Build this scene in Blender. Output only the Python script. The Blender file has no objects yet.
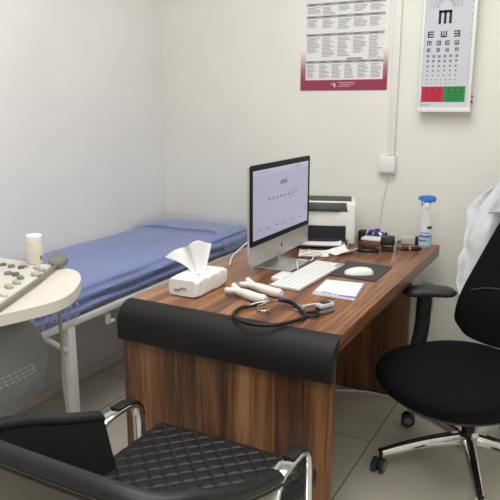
import bpy, bmesh, math, random
from mathutils import Vector, Matrix, Euler
R = random.Random(7)
PI = math.pi
scene = bpy.context.scene
COL = scene.collection

# ------------------------------------------------------------------ helpers
def vec(p): return Vector(p)

def catmull(pts, n=8, closed=False):
    P = [Vector(p) for p in pts]
    out = []
    m = len(P)
    segs = m if closed else m - 1
    for i in range(segs):
        p1, p2 = P[i % m], P[(i + 1) % m]
        p0 = P[(i - 1) % m] if (closed or i > 0) else p1 * 2 - p2
        p3 = P[(i + 2) % m] if (closed or i + 2 < m) else p2 * 2 - p1
        for k in range(n):
            t = k / n
            out.append(0.5 * ((2 * p1) + (p2 - p0) * t + (2 * p0 - 5 * p1 + 4 * p2 - p3) * t * t + (3 * p1 - p0 - 3 * p2 + p3) * t ** 3))
    if not closed: out.append(P[-1].copy())
    return out

class B:
    """collects shapes, then becomes one mesh object"""
    def __init__(s): s.v, s.f, s.m = [], [], []
    def raw(s, vs, fs, M=None, mi=0):
        o = len(s.v)
        s.v += [(M @ Vector(v)) if M else Vector(v) for v in vs]
        s.f += [tuple(i + o for i in f) for f in fs]
        s.m += [mi] * len(fs)
        return s
    def bm(s, bm, M=None, mi=0):
        bm.verts.index_update()
        vs = [v.co.copy() for v in bm.verts]
        fs = [[v.index for v in f.verts] for f in bm.faces]
        bm.free()
        return s.raw(vs, fs, M, mi)
    def box(s, c0, c1, bev=0.0, seg=2, M=None, mi=0):
        b = bmesh.new()
        bmesh.ops.create_cube(b, size=1)
        for v in b.verts:
            v.co = Vector([(c0[i] + c1[i]) / 2 + v.co[i] * (c1[i] - c0[i]) for i in range(3)])
        if bev > 0:
            bmesh.ops.bevel(b, geom=list(b.edges), offset=bev, segments=seg, profile=0.5, affect='EDGES')
        return s.bm(b, M, mi)
    def prism(s, outline, z0, z1, bev=0.0, seg=2, M=None, mi=0, bottom=True):
        b = bmesh.new()
        n = len(outline)
        lo = [b.verts.new((p[0], p[1], z0)) for p in outline]
        hi = [b.verts.new((p[0], p[1], z1)) for p in outline]
        top = b.faces.new(hi); b.faces.new(lo[::-1])
        for i in range(n): b.faces.new((lo[i], lo[(i + 1) % n], hi[(i + 1) % n], hi[i]))
        if bev > 0:
            ed = [e for e in b.edges if abs(e.verts[0].co.z - e.verts[1].co.z) < 1e-7]
            bmesh.ops.bevel(b, geom=ed, offset=bev, segments=seg, profile=0.5, affect='EDGES')
        bmesh.ops.recalc_face_normals(b, faces=list(b.faces))
        return s.bm(b, M, mi)
    def loft(s, secs, closed=True, caps=True, ring=False, M=None, mi=0):
        n = len(secs[0]); vs = [p for q in secs for p in q]; fs = []
        k = len(secs)
        for a in range(k if ring else k - 1):
            b2 = (a + 1) % k
            for i in range(n if closed else n - 1):
                j = (i + 1) % n
                fs.append((a * n + i, a * n + j, b2 * n + j, b2 * n + i))
        if caps and closed and not ring:
            fs.append(tuple(range(n))[::-1]); fs.append(tuple((k - 1) * n + i for i in range(n)))
        return s.raw(vs, fs, M, mi)
    def tube(s, pts, r, n=10, closed=False, M=None, mi=0, flat=None):
        """round tube along pts; r number or list; flat=(w,h) half sizes for a flat bar"""
        P = [Vector(p) for p in pts]; k = len(P); secs = []
        T = []
        for i in range(k):
            a = P[(i - 1) % k] if (closed or i > 0) else P[i]
            b2 = P[(i + 1) % k] if (closed or i < k - 1) else P[i]
            T.append((b2 - a).normalized())
        u = Vector((0, 0, 1)) if abs(T[0].z) < 0.95 else Vector((1, 0, 0))
        u = (u - T[0] * u.dot(T[0])).normalized()
        for i in range(k):
            if i:
                q = T[i - 1].rotation_difference(T[i]); u = q @ u
            u = (u - T[i] * u.dot(T[i])).normalized()
            w = T[i].cross(u)
            rr = r[i] if isinstance(r, (list, tuple)) else r
            if flat:
                a, h = flat
                c = min(a, h) * 0.35
                loop = [(-a + c, -h), (a - c, -h), (a, -h + c), (a, h - c), (a - c, h), (-a + c, h), (-a, h - c), (-a, -h + c)]
                secs.append([P[i] + w * x + u * y for x, y in loop])
            else:
                secs.append([P[i] + (w * math.cos(2 * PI * j / n) + u * math.sin(2 * PI * j / n)) * rr for j in range(n)])
        return s.loft(secs, True, not closed, closed, M, mi)
    def lathe(s, prof, n=24, M=None, mi=0):
        secs = [[(r * math.cos(2 * PI * j / n), r * math.sin(2 * PI * j / n), z) for j in range(n)] for r, z in prof]
        return s.loft(secs, True, True, False, M, mi)
    def grid(s, fn, nu, nv, M=None, mi=0):
        vs = [fn(i / nu, j / nv) for i in range(nu + 1) for j in range(nv + 1)]
        fs = [(i * (nv + 1) + j, (i + 1) * (nv + 1) + j, (i + 1) * (nv + 1) + j + 1, i * (nv + 1) + j + 1) for i in range(nu) for j in range(nv)]
        return s.raw(vs, fs, M, mi)
    def quad(s, a, b2, c, d, mi=0): return s.raw([a, b2, c, d], [(0, 1, 2, 3)], None, mi)
    def build(s, name, mats, parent=None, local=False, smooth=35, fix=True):
        me = bpy.data.meshes.new(name)
        off = Vector((0, 0, 0))
        if parent is not None and not local:
            q = parent
            while q is not None: off += q.location; q = q.parent
        me.from_pydata([tuple(v - off) for v in s.v], [], s.f)
        for m in (mats if isinstance(mats, (list, tuple)) else [mats]): me.materials.append(m)
        for p, i in zip(me.polygons, s.m): p.material_index = i
        if fix:
            b = bmesh.new(); b.from_mesh(me)
            bmesh.ops.recalc_face_normals(b, faces=list(b.faces))
            b.to_mesh(me); b.free()
        if smooth:
            me.shade_smooth(); me.set_sharp_from_angle(angle=math.radians(smooth))
        me.update()
        o = bpy.data.objects.new(name, me); COL.objects.link(o)
        if parent is not None: o.parent = parent
        return o

def tag(o, label=None, cat=None, group=None, kind=None):
    if label: o['label'] = label
    if cat: o['category'] = cat
    if group: o['group'] = group
    if kind: o['kind'] = kind
    return o
def thing(name, label, cat, loc=(0, 0, 0), rotz=0, group=None):
    o = bpy.data.objects.new(name, None); COL.objects.link(o)
    o.empty_display_size = 0.05
    o.location = loc; o.rotation_euler = (0, 0, rotz)
    return tag(o, label, cat, group)
def struct(o): o['kind'] = 'structure'; return o
def mod_solid(o, t, off=0):
    m = o.modifiers.new('solid', 'SOLIDIFY'); m.thickness = t; m.offset = off
def mod_sub(o, n=2):
    m = o.modifiers.new('sub', 'SUBSURF'); m.levels = n; m.render_levels = n
def sellipse(hx, hy, e, n, cx=0, cy=0):
    out = []
    for i in range(n):
        t = 2 * PI * i / n; c, s_ = math.cos(t), math.sin(t)
        out.append((cx + hx * math.copysign(abs(c) ** (2 / e), c), cy + hy * math.copysign(abs(s_) ** (2 / e), s_)))
    return out
def hsh(x, y):
    a = math.sin(x * 12.9898 + y * 78.233) * 43758.5453
    return a - math.floor(a)
def vnoise(x, y):
    i, j = math.floor(x), math.floor(y); fx, fy = x - i, y - j
    fx = fx * fx * (3 - 2 * fx); fy = fy * fy * (3 - 2 * fy)
    return (hsh(i, j) * (1 - fx) + hsh(i + 1, j) * fx) * (1 - fy) + (hsh(i, j + 1) * (1 - fx) + hsh(i + 1, j + 1) * fx) * fy - 0.5

# ------------------------------------------------------------------ materials
def lin(c):
    return tuple(((x / 255) / 12.92 if x / 255 <= 0.04045 else ((x / 255 + 0.055) / 1.055) ** 2.4) for x in c) + (1,)
def mat(name, rgb, rough=0.5, metal=0.0, var=0.0, vscale=30.0, bump=0.0, bscale=60.0, coat=0.0, emit=None, estr=0, alpha=1.0, trans=0.0, ior=1.45, spec=0.5, sheen=0.0):
    m = bpy.data.materials.new(name); m.use_nodes = True
    nt = m.node_tree; N = nt.nodes; L = nt.links; b = N['Principled BSDF']
    b.inputs['Base Color'].default_value = lin(rgb); b.inputs['Roughness'].default_value = rough
    b.inputs['Metallic'].default_value = metal; b.inputs['Coat Weight'].default_value = coat
    b.inputs['Alpha'].default_value = alpha; b.inputs['Transmission Weight'].default_value = trans; b.inputs['IOR'].default_value = ior
    b.inputs['Specular IOR Level'].default_value = spec; b.inputs['Sheen Weight'].default_value = sheen
    if emit: b.inputs['Emission Color'].default_value = lin(emit); b.inputs['Emission Strength'].default_value = estr
    tc = None
    if var or bump:
        tc = N.new('ShaderNodeTexCoord')
    if var:
        n = N.new('ShaderNodeTexNoise'); n.inputs['Scale'].default_value = vscale; n.inputs['Detail'].default_value = 4
        L.new(tc.outputs['Object'], n.inputs['Vector'])
        r = N.new('ShaderNodeValToRGB')
        r.color_ramp.elements[0].position = 0.3; r.color_ramp.elements[1].position = 0.7
        r.color_ramp.elements[0].color = lin([max(0, c * (1 - var)) for c in rgb]); r.color_ramp.elements[1].color = lin([min(255, c * (1 + var)) for c in rgb])
        L.new(n.outputs['Fac'], r.inputs['Fac']); L.new(r.outputs['Color'], b.inputs['Base Color'])
    if bump:
        n = N.new('ShaderNodeTexNoise'); n.inputs['Scale'].default_value = bscale; n.inputs['Detail'].default_value = 5
        L.new(tc.outputs['Object'], n.inputs['Vector'])
        bp = N.new('ShaderNodeBump'); bp.inputs['Strength'].default_value = bump; bp.inputs['Distance'].default_value = 0.01
        L.new(n.outputs['Fac'], bp.inputs['Height']); L.new(bp.outputs['Normal'], b.inputs['Normal'])
    return m
def wood(name, axis, gain=1.0, rough=0.35):
    m = bpy.data.materials.new(name); m.use_nodes = True
    nt = m.node_tree; N = nt.nodes; L = nt.links; b = N['Principled BSDF']
    tc = N.new('ShaderNodeTexCoord'); mp = N.new('ShaderNodeMapping')
    sc = [26, 26, 26]; sc['xyz'.index(axis)] = 1.1
    mp.inputs['Scale'].default_value = sc
    L.new(tc.outputs['Object'], mp.inputs['Vector'])
    n1 = N.new('ShaderNodeTexNoise'); n1.inputs['Scale'].default_value = 0.42; n1.inputs['Detail'].default_value = 3; n1.inputs['Distortion'].default_value = 0.5
    n2 = N.new('ShaderNodeTexNoise'); n2.inputs['Scale'].default_value = 3.6; n2.inputs['Detail'].default_value = 5; n2.inputs['Distortion'].default_value = 0.3
    L.new(mp.outputs['Vector'], n1.inputs['Vector']); L.new(mp.outputs['Vector'], n2.inputs['Vector'])
    mx = N.new('ShaderNodeMath'); mx.operation = 'MULTIPLY_ADD'; mx.inputs[1].default_value = 0.42
    mul = N.new('ShaderNodeMath'); mul.operation = 'MULTIPLY'; mul.inputs[1].default_value = 0.62
    L.new(n1.outputs['Fac'], mul.inputs[0]); L.new(n2.outputs['Fac'], mx.inputs[0]); L.new(mul.outputs[0], mx.inputs[2])
    r = N.new('ShaderNodeValToRGB'); e = r.color_ramp.elements
    stops = [(0.36, (58, 35, 20)), (0.45, (96, 60, 36)), (0.53, (126, 82, 52)), (0.60, (146, 99, 65)), (0.68, (178, 132, 92))]
    e[0].position = stops[0][0]; e[1].position = stops[-1][0]
    for p, c in stops[1:-1]: e.new(p)
    for el, (p, c) in zip(sorted(e, key=lambda q: q.position), stops): el.color = lin([min(255, x * gain) for x in c])
    L.new(mx.outputs[0], r.inputs['Fac']); L.new(r.outputs['Color'], b.inputs['Base Color'])
    b.inputs['Roughness'].default_value = rough
    bp = N.new('ShaderNodeBump'); bp.inputs['Strength'].default_value = 0.08; bp.inputs['Distance'].default_value = 0.003
    L.new(n2.outputs['Fac'], bp.inputs['Height']); L.new(bp.outputs['Normal'], b.inputs['Normal'])
    return m
def plastic_film(name, rgb, clear=0.7, scale=35):
    m = bpy.data.materials.new(name); m.use_nodes = True
    nt = m.node_tree; N = nt.nodes; L = nt.links; N.remove(N['Principled BSDF']); out = N['Material Output']
    tc = N.new('ShaderNodeTexCoord'); n = N.new('ShaderNodeTexNoise'); n.inputs['Scale'].default_value = scale; n.inputs['Detail'].default_value = 6; n.inputs['Distortion'].default_value = 1.2
    L.new(tc.outputs['Object'], n.inputs['Vector'])
    bp = N.new('ShaderNodeBump'); bp.inputs['Strength'].default_value = 0.9; bp.inputs['Distance'].default_value = 0.02
    L.new(n.outputs['Fac'], bp.inputs['Height'])
    t = N.new('ShaderNodeBsdfTransparent'); p = N.new('ShaderNodeBsdfPrincipled')
    p.inputs['Base Color'].default_value = lin(rgb); p.inputs['Roughness'].default_value = 0.12; p.inputs['Specular IOR Level'].default_value = 0.8
    L.new(bp.outputs['Normal'], p.inputs['Normal'])
    r = N.new('ShaderNodeMapRange'); r.inputs['From Min'].default_value = 0.42; r.inputs['From Max'].default_value = 0.66
    r.inputs['To Min'].default_value = (1 - clear) * 0.4; r.inputs['To Max'].default_value = min(1, (1 - clear) * 2.2)
    L.new(n.outputs['Fac'], r.inputs['Value'])
    mx = N.new('ShaderNodeMixShader'); L.new(r.outputs['Result'], mx.inputs['Fac']); L.new(t.outputs[0], mx.inputs[1]); L.new(p.outputs[0], mx.inputs[2])
    L.new(mx.outputs[0], out.inputs['Surface'])
    return m

M = {}
M['wall_left'] = mat('painted_wall_left', (230, 229, 228), 0.7, var=0.012, vscale=3, bump=0.04, bscale=180)
M['wall'] = mat('painted_wall', (230, 229, 222), 0.7, var=0.012, vscale=3, bump=0.04, bscale=180)
M['ceil'] = mat('painted_ceiling', (235, 235, 232), 0.8, var=0.01)
M['skirt'] = mat('skirting_tile', (238, 232, 222), 0.35, var=0.05, vscale=12)
M['white_metal'] = mat('white_painted_metal', (214, 214, 212), 0.35, var=0.03, vscale=15)
M['white_pl'] = mat('white_plastic', (232, 231, 227), 0.4, var=0.01)
M['cream'] = mat('cream_plastic', (222, 217, 205), 0.4, var=0.015, vscale=8)
M['cream_d'] = mat('cream_plastic_panel', (214, 211, 198), 0.45, var=0.015, vscale=8)
M['key_grey'] = mat('grey_button_plastic', (128, 126, 122), 0.45, var=0.04)
M['key_dark'] = mat('dark_grey_button_plastic', (104, 103, 101), 0.45, var=0.04)
M['key_light'] = mat('pale_button_plastic', (176, 174, 166), 0.45, var=0.03)
M['strip_grey'] = mat('grey_trim_plastic', (122, 120, 114), 0.45, var=0.05)
M['body_grey'] = mat('grey_housing_plastic', (142, 144, 146), 0.5, var=0.03, vscale=6)
M['vent'] = mat('light_vent_plastic', (172, 172, 168), 0.5, var=0.03)
M['black_pl'] = mat('black_plastic', (26, 26, 28), 0.4, var=0.1)
M['dark_pl'] = mat('charcoal_plastic', (48, 48, 50), 0.45, var=0.08)
M['blackleather'] = mat('black_leather', (13, 13, 14), 0.5, var=0.12, vscale=40, bump=0.12, bscale=220)
M['padleather'] = mat('black_matte_leather', (19, 19, 21), 0.6, var=0.08, vscale=50, bump=0.15, bscale=260)
M['seatleather'] = mat('black_quilted_leather', (18, 18, 20), 0.46, var=0.1, vscale=40, bump=0.06, bscale=240)
M['backshell'] = mat('black_leather_with_reflections', (70, 64, 56), 0.28, var=0.12, vscale=7, bump=0.03, bscale=120)  # black leather; its grey-brown reflections are put into the base colour
M['rimleather'] = mat('black_rim_leather', (24, 24, 26), 0.42, var=0.1, vscale=30, bump=0.08, bscale=180)
M['chrome'] = mat('polished_chrome', (222, 222, 220), 0.09, 1.0, var=0.03)
M['steel'] = mat('brushed_steel', (168, 168, 166), 0.3, 1.0, var=0.05)
M['alu'] = mat('brushed_aluminium', (204, 204, 202), 0.36, 0.75, var=0.02)
M['mesh_black'] = mat('black_mesh_fabric', (11, 11, 13), 0.85, spec=0.2, var=0.3, vscale=300, bump=0.25, bscale=420)
M['seat_fab'] = mat('black_seat_fabric', (10, 10, 13), 0.85, spec=0.2, var=0.25, vscale=250, bump=0.2, bscale=400)
M['coat'] = mat('white_cotton', (222, 223, 228), 0.85, var=0.03, vscale=14, bump=0.7, bscale=16)
M['paper'] = mat('white_paper', (238, 238, 238), 0.8, var=0.01)
M['tissue'] = mat('tissue_paper', (243, 243, 242), 0.9, var=0.01)
M['blue_pl'] = mat('blue_plastic', (46, 118, 214), 0.35, var=0.05)
M['navy'] = mat('navy_tubing', (9, 9, 13), 0.5, var=0.1)
M['purple'] = mat('indigo_plastic', (52, 44, 160), 0.35, var=0.1)
M['cable_w'] = mat('white_cable', (225, 225, 222), 0.5, var=0.02)
M['cable_g'] = mat('grey_cable', (168, 164, 152), 0.5, var=0.03)
M['key_white'] = mat('white_keycaps', (240, 240, 239), 0.45, var=0.01)
M['wood_y'] = wood('walnut_laminate_top', 'y', 1.06, 0.3)  # lighter copy of the walnut: reflected light on the top put into its colour
M['wood_z'] = wood('walnut_laminate_panel', 'z', 0.90, 0.4)
M['screen'] = None

# floor tiles
def floor_mat():
    m = bpy.data.materials.new('floor_tiles'); m.use_nodes = True
    nt = m.node_tree; N = nt.nodes; L = nt.links; b = N['Principled BSDF']
    tc = N.new('ShaderNodeTexCoord'); sp = N.new('ShaderNodeSeparateXYZ'); cm = N.new('ShaderNodeCombineXYZ'); mp = N.new('ShaderNodeMapping')
    mp.inputs['Location'].default_value = (-2.37 + 4.8, 0.69 + 1.2, 0)     # long tiles laid along the room, every second column shifted
    L.new(tc.outputs['Object'], sp.inputs[0]); L.new(sp.outputs['Y'], cm.inputs['X']); L.new(sp.outputs['X'], cm.inputs['Y'])
    L.new(cm.outputs[0], mp.inputs['Vector'])
    br = N.new('ShaderNodeTexBrick'); br.offset = 0.5; br.squash = 1.0
    br.inputs['Scale'].default_value = 1.0; br.inputs['Brick Width'].default_value = 1.2; br.inputs['Row Height'].default_value = 0.6
    br.inputs['Mortar Size'].default_value = 0.003; br.inputs['Mortar Smooth'].default_value = 0.2; br.inputs['Bias'].default_value = 0.0
    br.inputs['Color1'].default_value = lin((214, 209, 196)); br.inputs['Color2'].default_value = lin((210, 205, 192)); br.inputs['Mortar'].default_value = lin((132, 126, 116))
    L.new(mp.outputs['Vector'], br.inputs['Vector'])
    n = N.new('ShaderNodeTexNoise'); n.inputs['Scale'].default_value = 3.5; n.inputs['Detail'].default_value = 6; n.inputs['Distortion'].default_value = 0.8
    L.new(tc.outputs['Object'], n.inputs['Vector'])
    mr = N.new('ShaderNodeMapRange'); mr.inputs['To Min'].default_value = 0.88; mr.inputs['To Max'].default_value = 1.1
    L.new(n.outputs['Fac'], mr.inputs['Value'])
    mx = N.new('ShaderNodeVectorMath'); mx.operation = 'SCALE'
    L.new(br.outputs['Color'], mx.inputs[0]); L.new(mr.outputs['Result'], mx.inputs['Scale'])
    L.new(mx.outputs['Vector'], b.inputs['Base Color'])
    b.inputs['Roughness'].default_value = 0.22
    return m
M['floor'] = floor_mat()

# ------------------------------------------------------------------ room shell
XL, XR, YB, YN, ZC = -2.2, 1.6, 3.05, -1.3, 2.75
struct(B().box((XL - 0.1, YN - 0.1, -0.1), (XR + 0.1, YB + 0.1, 0)).build('floor', M['floor'], smooth=0))
struct(B().box((XL - 0.1, YN - 0.1, 0), (XL, YB, ZC)).build('wall_left', M['wall_left'], smooth=0))
struct(B().box((XL - 0.1, YB, 0), (XR + 0.1, YB + 0.1, ZC)).build('wall_back', M['wall'], smooth=0))
struct(B().box((XR, YN - 0.1, 0), (XR + 0.1, YB, ZC)).build('wall_right', M['wall'], smooth=0))
struct(B().box((XL - 0.1, YN - 0.1, 0), (XR, YN, ZC)).build('wall_near', M['wall'], smooth=0))
struct(B().box((XL - 0.1, YN - 0.1, ZC), (XR + 0.1, YB + 0.1, ZC + 0.1)).build('ceiling', M['ceil'], smooth=0))
struct(B().box((XL, YN, 0), (XL + 0.012, YB - 0.012, 0.045), 0.003).build('baseboard_left', M['skirt']))
struct(B().box((XL, YB - 0.012, 0), (XR, YB, 0.035), 0.003).build('baseboard_back', M['skirt']))

# ------------------------------------------------------------------ desk
DX0, DX1, DY0, DY1 = -1.328, -0.575, 1.602, 2.95
desk = thing('desk', 'walnut brown office desk with black padded front edge, carrying the computer', 'desk', (-0.945, 2.25, 0))
B().box((DX0, DY0, 0.70), (DX1, DY1, 0.75), 0.003).build('desktop', M['wood_y'], desk)
B().box((-1.334, 1.572, 0.0), (-0.577, 1.60, 0.70), 0.0015).build('front_panel', M['wood_z'], desk)
B().box((-1.32, 2.82, 0.0), (-0.668, 2.85, 0.70), 0.0015).build('rear_panel', M['wood_z'], desk)
B().box((-1.318, 1.60, 0.10), (-1.295, 2.82, 0.70), 0.0015).build('modesty_panel', M['wood_z'], desk)
prof = [(1.622, 0.7506), (1.612, 0.7510), (1.598, 0.7495), (1.582, 0.7440), (1.566, 0.7340), (1.554, 0.7200), (1.546, 0.700), (1.543, 0.675), (1.545, 0.634), (1.548, 0.627), (1.553, 0.625), (1.562, 0.627), (1.571, 0.634), (1.5715, 0.699), (1.6015, 0.7005), (1.6015, 0.7503)]
b = B()
secs = []
for x, k in ((-1.331, 0.004), (-1.327, 0.0), (-1.15, 0), (-0.95, 0), (-0.75, 0), (-0.574, 0), (-0.570, 0.004)):
    secs.append([(x, y + (0.5 if k else 0) * 0.0, z) for y, z in prof])
b.loft(secs)
tag(b.build('edge_pad', M['padleather'], desk, smooth=50), 'black leather padding folded over the near desk edge')

# ------------------------------------------------------------------ examination bed
bed = thing('examination_bed', 'white framed examination bed with blue mattress along the plain wall', 'bed', (-1.91, 2.2, 0))
BY0, BY1 = 1.25, 3.0
def bar(c0, c1, bev=0.003): return B().box(c0, c1, bev)
fr = B()
fr.box((-1.647, BY0, 0.592), (-1.615, BY1, 0.618), 0.003); fr.box((-2.195, BY0, 0.592), (-2.16, BY1, 0.618), 0.003)
for y in (BY0, 2.2, BY1 - 0.035): fr.box((-2.16, y, 0.594), (-1.647, y + 0.035, 0.616), 0.003)
fr.build('bed_frame', M['white_metal'], bed)
for x in (-1.648, -2.195):
    for y in (1.605, BY1 - 0.20):
        B().box((x, y, 0.0), (x + 0.033, y + 0.036, 0.593), 0.003).build('leg', M['white_metal'], bed)
for y, s in ((1.605, -1), (2.84, 1)):
    B().tube([(-1.631, y + 0.015, 0.49), (-1.631, y + s * 0.12 + 0.015, 0.593)], 0, flat=(0.012, 0.008)).build('brace', M['white_metal'], bed)
br_ = B().box((-1.642, 1.832, 0.535), (-1.625, 1.85, 0.593), 0.002).box((-1.642, 1.85, 0.535), (-1.625, 1.875, 0.547), 0.002)
br_.build('bracket', M['white_metal'], bed)
# mattress: rounded slab with soft creases on its side
def mattress_mat():
    m = mat('blue_vinyl', (126, 139, 188), 0.45, var=0.05, vscale=2.2, bump=0.10, bscale=12, coat=0.15)
    return m
M['blue'] = mattress_mat()
def matt(u, v):
    # u along y, v around the section
    y = BY0 + 0.0 + (BY1 + 0.03 - BY0) * u
    hx, hz = 0.282, 0.058
    t = 2 * PI * v
    c, s = math.cos(t), math.sin(t)
    x = -1.9 + hx * math.copysign(abs(c) ** (2 / 9), c); z = 0.676 + hz * math.copysign(abs(s) ** (2 / 4), s)
    if c > 0.5: x += 0.009 * vnoise(y * 7 + z * 10, z * 60) + 0.006 * math.sin(z * 130 + 3 * vnoise(y * 4, 2))
    if s > 0.2: z += 0.010 * vnoise(y * 3.2, x * 5)
    e = min(u, 1 - u)
    k = 1 - max(0, (0.018 - e) / 0.018) ** 2 * 0.35
    return Vector((x, y, 0.676 + (z - 0.676) * k))
b = B(); secs = []
nu, nv = 150, 96
for i in range(nu + 1): secs.append([matt(i / nu, j / nv) for j in range(nv)])
b.loft(secs)
b.build('mattress', M['blue'], bed, smooth=60)
# translucent plastic cover lying on it, crumpled over both ends
film = plastic_film('clear_plastic_film', (170, 182, 224), 0.72, 34)
def film_near(u, v):
    x = -2.17 + 0.56 * u
    y = BY0 - 0.012 + 0.42 * v
    z = 0.742 + 0.012 * vnoise(x * 14, y * 14) + 0.006
    if u > 0.86:
        d = (u - 0.86) / 0.14
        x = -1.66 + 0.055 * min(1, d * 1.7) + 0.012 * vnoise(y * 25, d * 4); z = 0.748 - 0.125 * d + 0.006 * vnoise(y * 18, d * 7)
        x += 0.0
    return Vector((x, y, z))
def film_far(u, v):
    x = -2.185 + 0.575 * u
    y = 2.72 + 0.31 * v
    z = 0.742 + 0.016 * (0.5 + vnoise(x * 9, y * 11)) + 0.008 * v
    if u > 0.9:
        d = (u - 0.9) / 0.1
        x = -1.6675 + 0.055 * min(1, d * 1.7) + 0.01 * vnoise(y * 20, 3); z -= 0.11 * d
    return Vector((x, y, z))
cover = thing('plastic_cover', 'crumpled clear plastic sheet over both ends of the blue mattress', 'cover', (-1.9, 2.2, 0.74))
B().grid(film_near, 70, 50).build('near_sheet', film, cover, smooth=70)
B().grid(film_far, 70, 36).build('far_sheet', mat('pale_plastic_film', (176, 186, 218), 0.25, var=0.05, vscale=9, bump=0.2, bscale=12, alpha=0.42), cover, smooth=70)

# ------------------------------------------------------------------ all-in-one computer
mon = thing('computer', 'silver all-in-one desktop computer with its screen lit', 'computer', (-1.09, 2.28, 0.75))
MX, MY0, MY1, MZ0, MZ1 = -1.078, 2.005, 2.560, 0.792, 1.176
def rrect(y0, y1, z0, z1, r, n=5):
    out = []
    for cy, cz, a0 in ((y1 - r, z1 - r, 0), (y0 + r, z1 - r, 90), (y0 + r, z0 + r, 180), (y1 - r, z0 + r, 270)):
        for k in range(n + 1):
            a = math.radians(a0 + 90 * k / n); out.append((cy + r * math.cos(a), cz + r * math.sin(a)))
    return out
YZ = Matrix(((0, 0, 1, 0), (1, 0, 0, 0), (0, 1, 0, 0), (0, 0, 0, 1)))   # outline (y,z) extruded along x
o = rrect(MY0, MY1, MZ0, MZ1, 0.012)
b = B()
b.loft([[(MX, y, z) for y, z in o], [(MX - 0.008, y, z) for y, z in o],
        [(MX - 0.022, 2.2825 + (y - 2.2825) * 0.86, 0.984 + (z - 0.984) * 0.86) for y, z in o],
        [(MX - 0.042, 2.2825 + (y - 2.2825) * 0.5, 0.984 + (z - 0.984) * 0.5) for y, z in o]])
b.build('housing', M['alu'], mon)
B().prism(rrect(MY0 + 0.001, MY1 - 0.001, 0.872, MZ1 - 0.001, 0.01), MX, MX + 0.003, M=YZ).build('bezel', mat('black_glass_bezel', (10, 10, 12), 0.3, var=0.05, spec=0.15), mon)
def screen_mat(name, rgb, s=0.75):
    return mat(name, [c * 0.2 for c in rgb], 0.2, emit=rgb, estr=s, var=0.0)
M['scr'] = screen_mat('lit_screen', (200, 196, 224), 0.62)
M['scr2'] = screen_mat('lit_screen_bar', (214, 210, 232), 0.62)
M['scr3'] = screen_mat('screen_print', (110, 106, 140), 0.5)
M['scr4'] = screen_mat('screen_pale_print', (168, 164, 198), 0.55)
sx = MX + 0.0036
b = B()
SY0, SY1, SZ0, SZ1 = MY0 + 0.022, MY1 - 0.022, 0.893, MZ1 - 0.022
b.quad((sx, SY0, SZ0), (sx, SY1, SZ0), (sx, SY1, SZ1), (sx, SY0, SZ1))
b.quad((sx + .0004, SY0, SZ1 - 0.02), (sx + .0004, SY1, SZ1 - 0.02), (sx + .0004, SY1, SZ1), (sx + .0004, SY0, SZ1), 1)
def scr(y, z, w, h, mi): b.quad((sx + .0006, y - w / 2, z - h / 2), (sx + .0006, y + w / 2, z - h / 2), (sx + .0006, y + w / 2, z + h / 2), (sx + .0006, y - w / 2, z + h / 2), mi)
for k in range(6): scr(2.262 + k * 0.011, 1.090 + (0.002 if k % 2 else 0), 0.007, 0.012 + 0.004 * (k % 3), 2)
for k in range(8): scr(2.16 + k * 0.036, 1.035, 0.012, 0.008, 2)
for k in range(5): scr(2.345 + k * 0.02, 1.05, 0.014, 0.004, 3); scr(2.345 + k * 0.02, 1.02, 0.012, 0.003, 3)
for k in range(6): scr(2.08 + k * 0.075, 0.925 - 0.003 * (k % 2), 0.03, 0.005, 3)
for k in range(4): scr(2.07 + k * 0.03, SZ1 - 0.011, 0.018, 0.004, 3)
scr(2.43, SZ1 - 0.012, 0.05, 0.004, 3)
b.build('screen', [M['scr'], M['scr2'], M['scr3'], M['scr4']], mon, smooth=0)
# emblem on the chin: a small bitten apple with a leaf
pts = []
for k in range(40):
    a = 2 * PI * k / 40
    r = 0.0075 * (1 - 0.10 * math.cos(2 * a) * 0.6) * (1 - 0.16 * math.exp(-((a - PI / 2) / 0.35) ** 2) - 0.10 * math.exp(-((a - 3 * PI / 2) / 0.3) ** 2))
    y, z = r * math.cos(a), r * math.sin(a) * 1.05
    d = math.hypot(y - 0.0085, z - 0.001)
    if d < 0.0042: y = 0.0085 - 0.0042 * math.cos(math.asin(max(-1, min(1, (z - 0.001) / 0.0042))))
    pts.append((2.285 + y, 0.832 + z))
b = B().prism(pts, MX + 0.0002, MX + 0.001, M=YZ)
leaf = [(2.2855, 0.8405), (2.287, 0.8435), (2.2895, 0.8455), (2.2893, 0.8425), (2.2875, 0.841)]
b.prism(leaf, MX + 0.0002, MX + 0.001, M=YZ)
b.build('emblem', M['black_pl'], mon, smooth=0)
st = B()
st.prism([(-1.145, 2.17), (-0.99, 2.17), (-0.985, 2.175), (-0.985, 2.365), (-0.99, 2.37), (-1.145, 2.37), (-1.15, 2.365), (-1.15, 2.175)], 0.7503, 0.7585, 0.002)
st.prism([(2.17, 0.756), (2.37, 0.756), (2.36, 0.90), (2.18, 0.90)], -1.144, -1.133, 0.002, M=YZ)
st.build('stand', M['alu'], mon)

# small white receiver lying on the stand's front edge
o = B().box((-1.0, 2.03, 0.7503), (-0.955, 2.125, 0.768), 0.004, 3).build('receiver_box', M['white_pl'])
tag(o, 'small white box between computer stand and keyboard', 'box')

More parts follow.
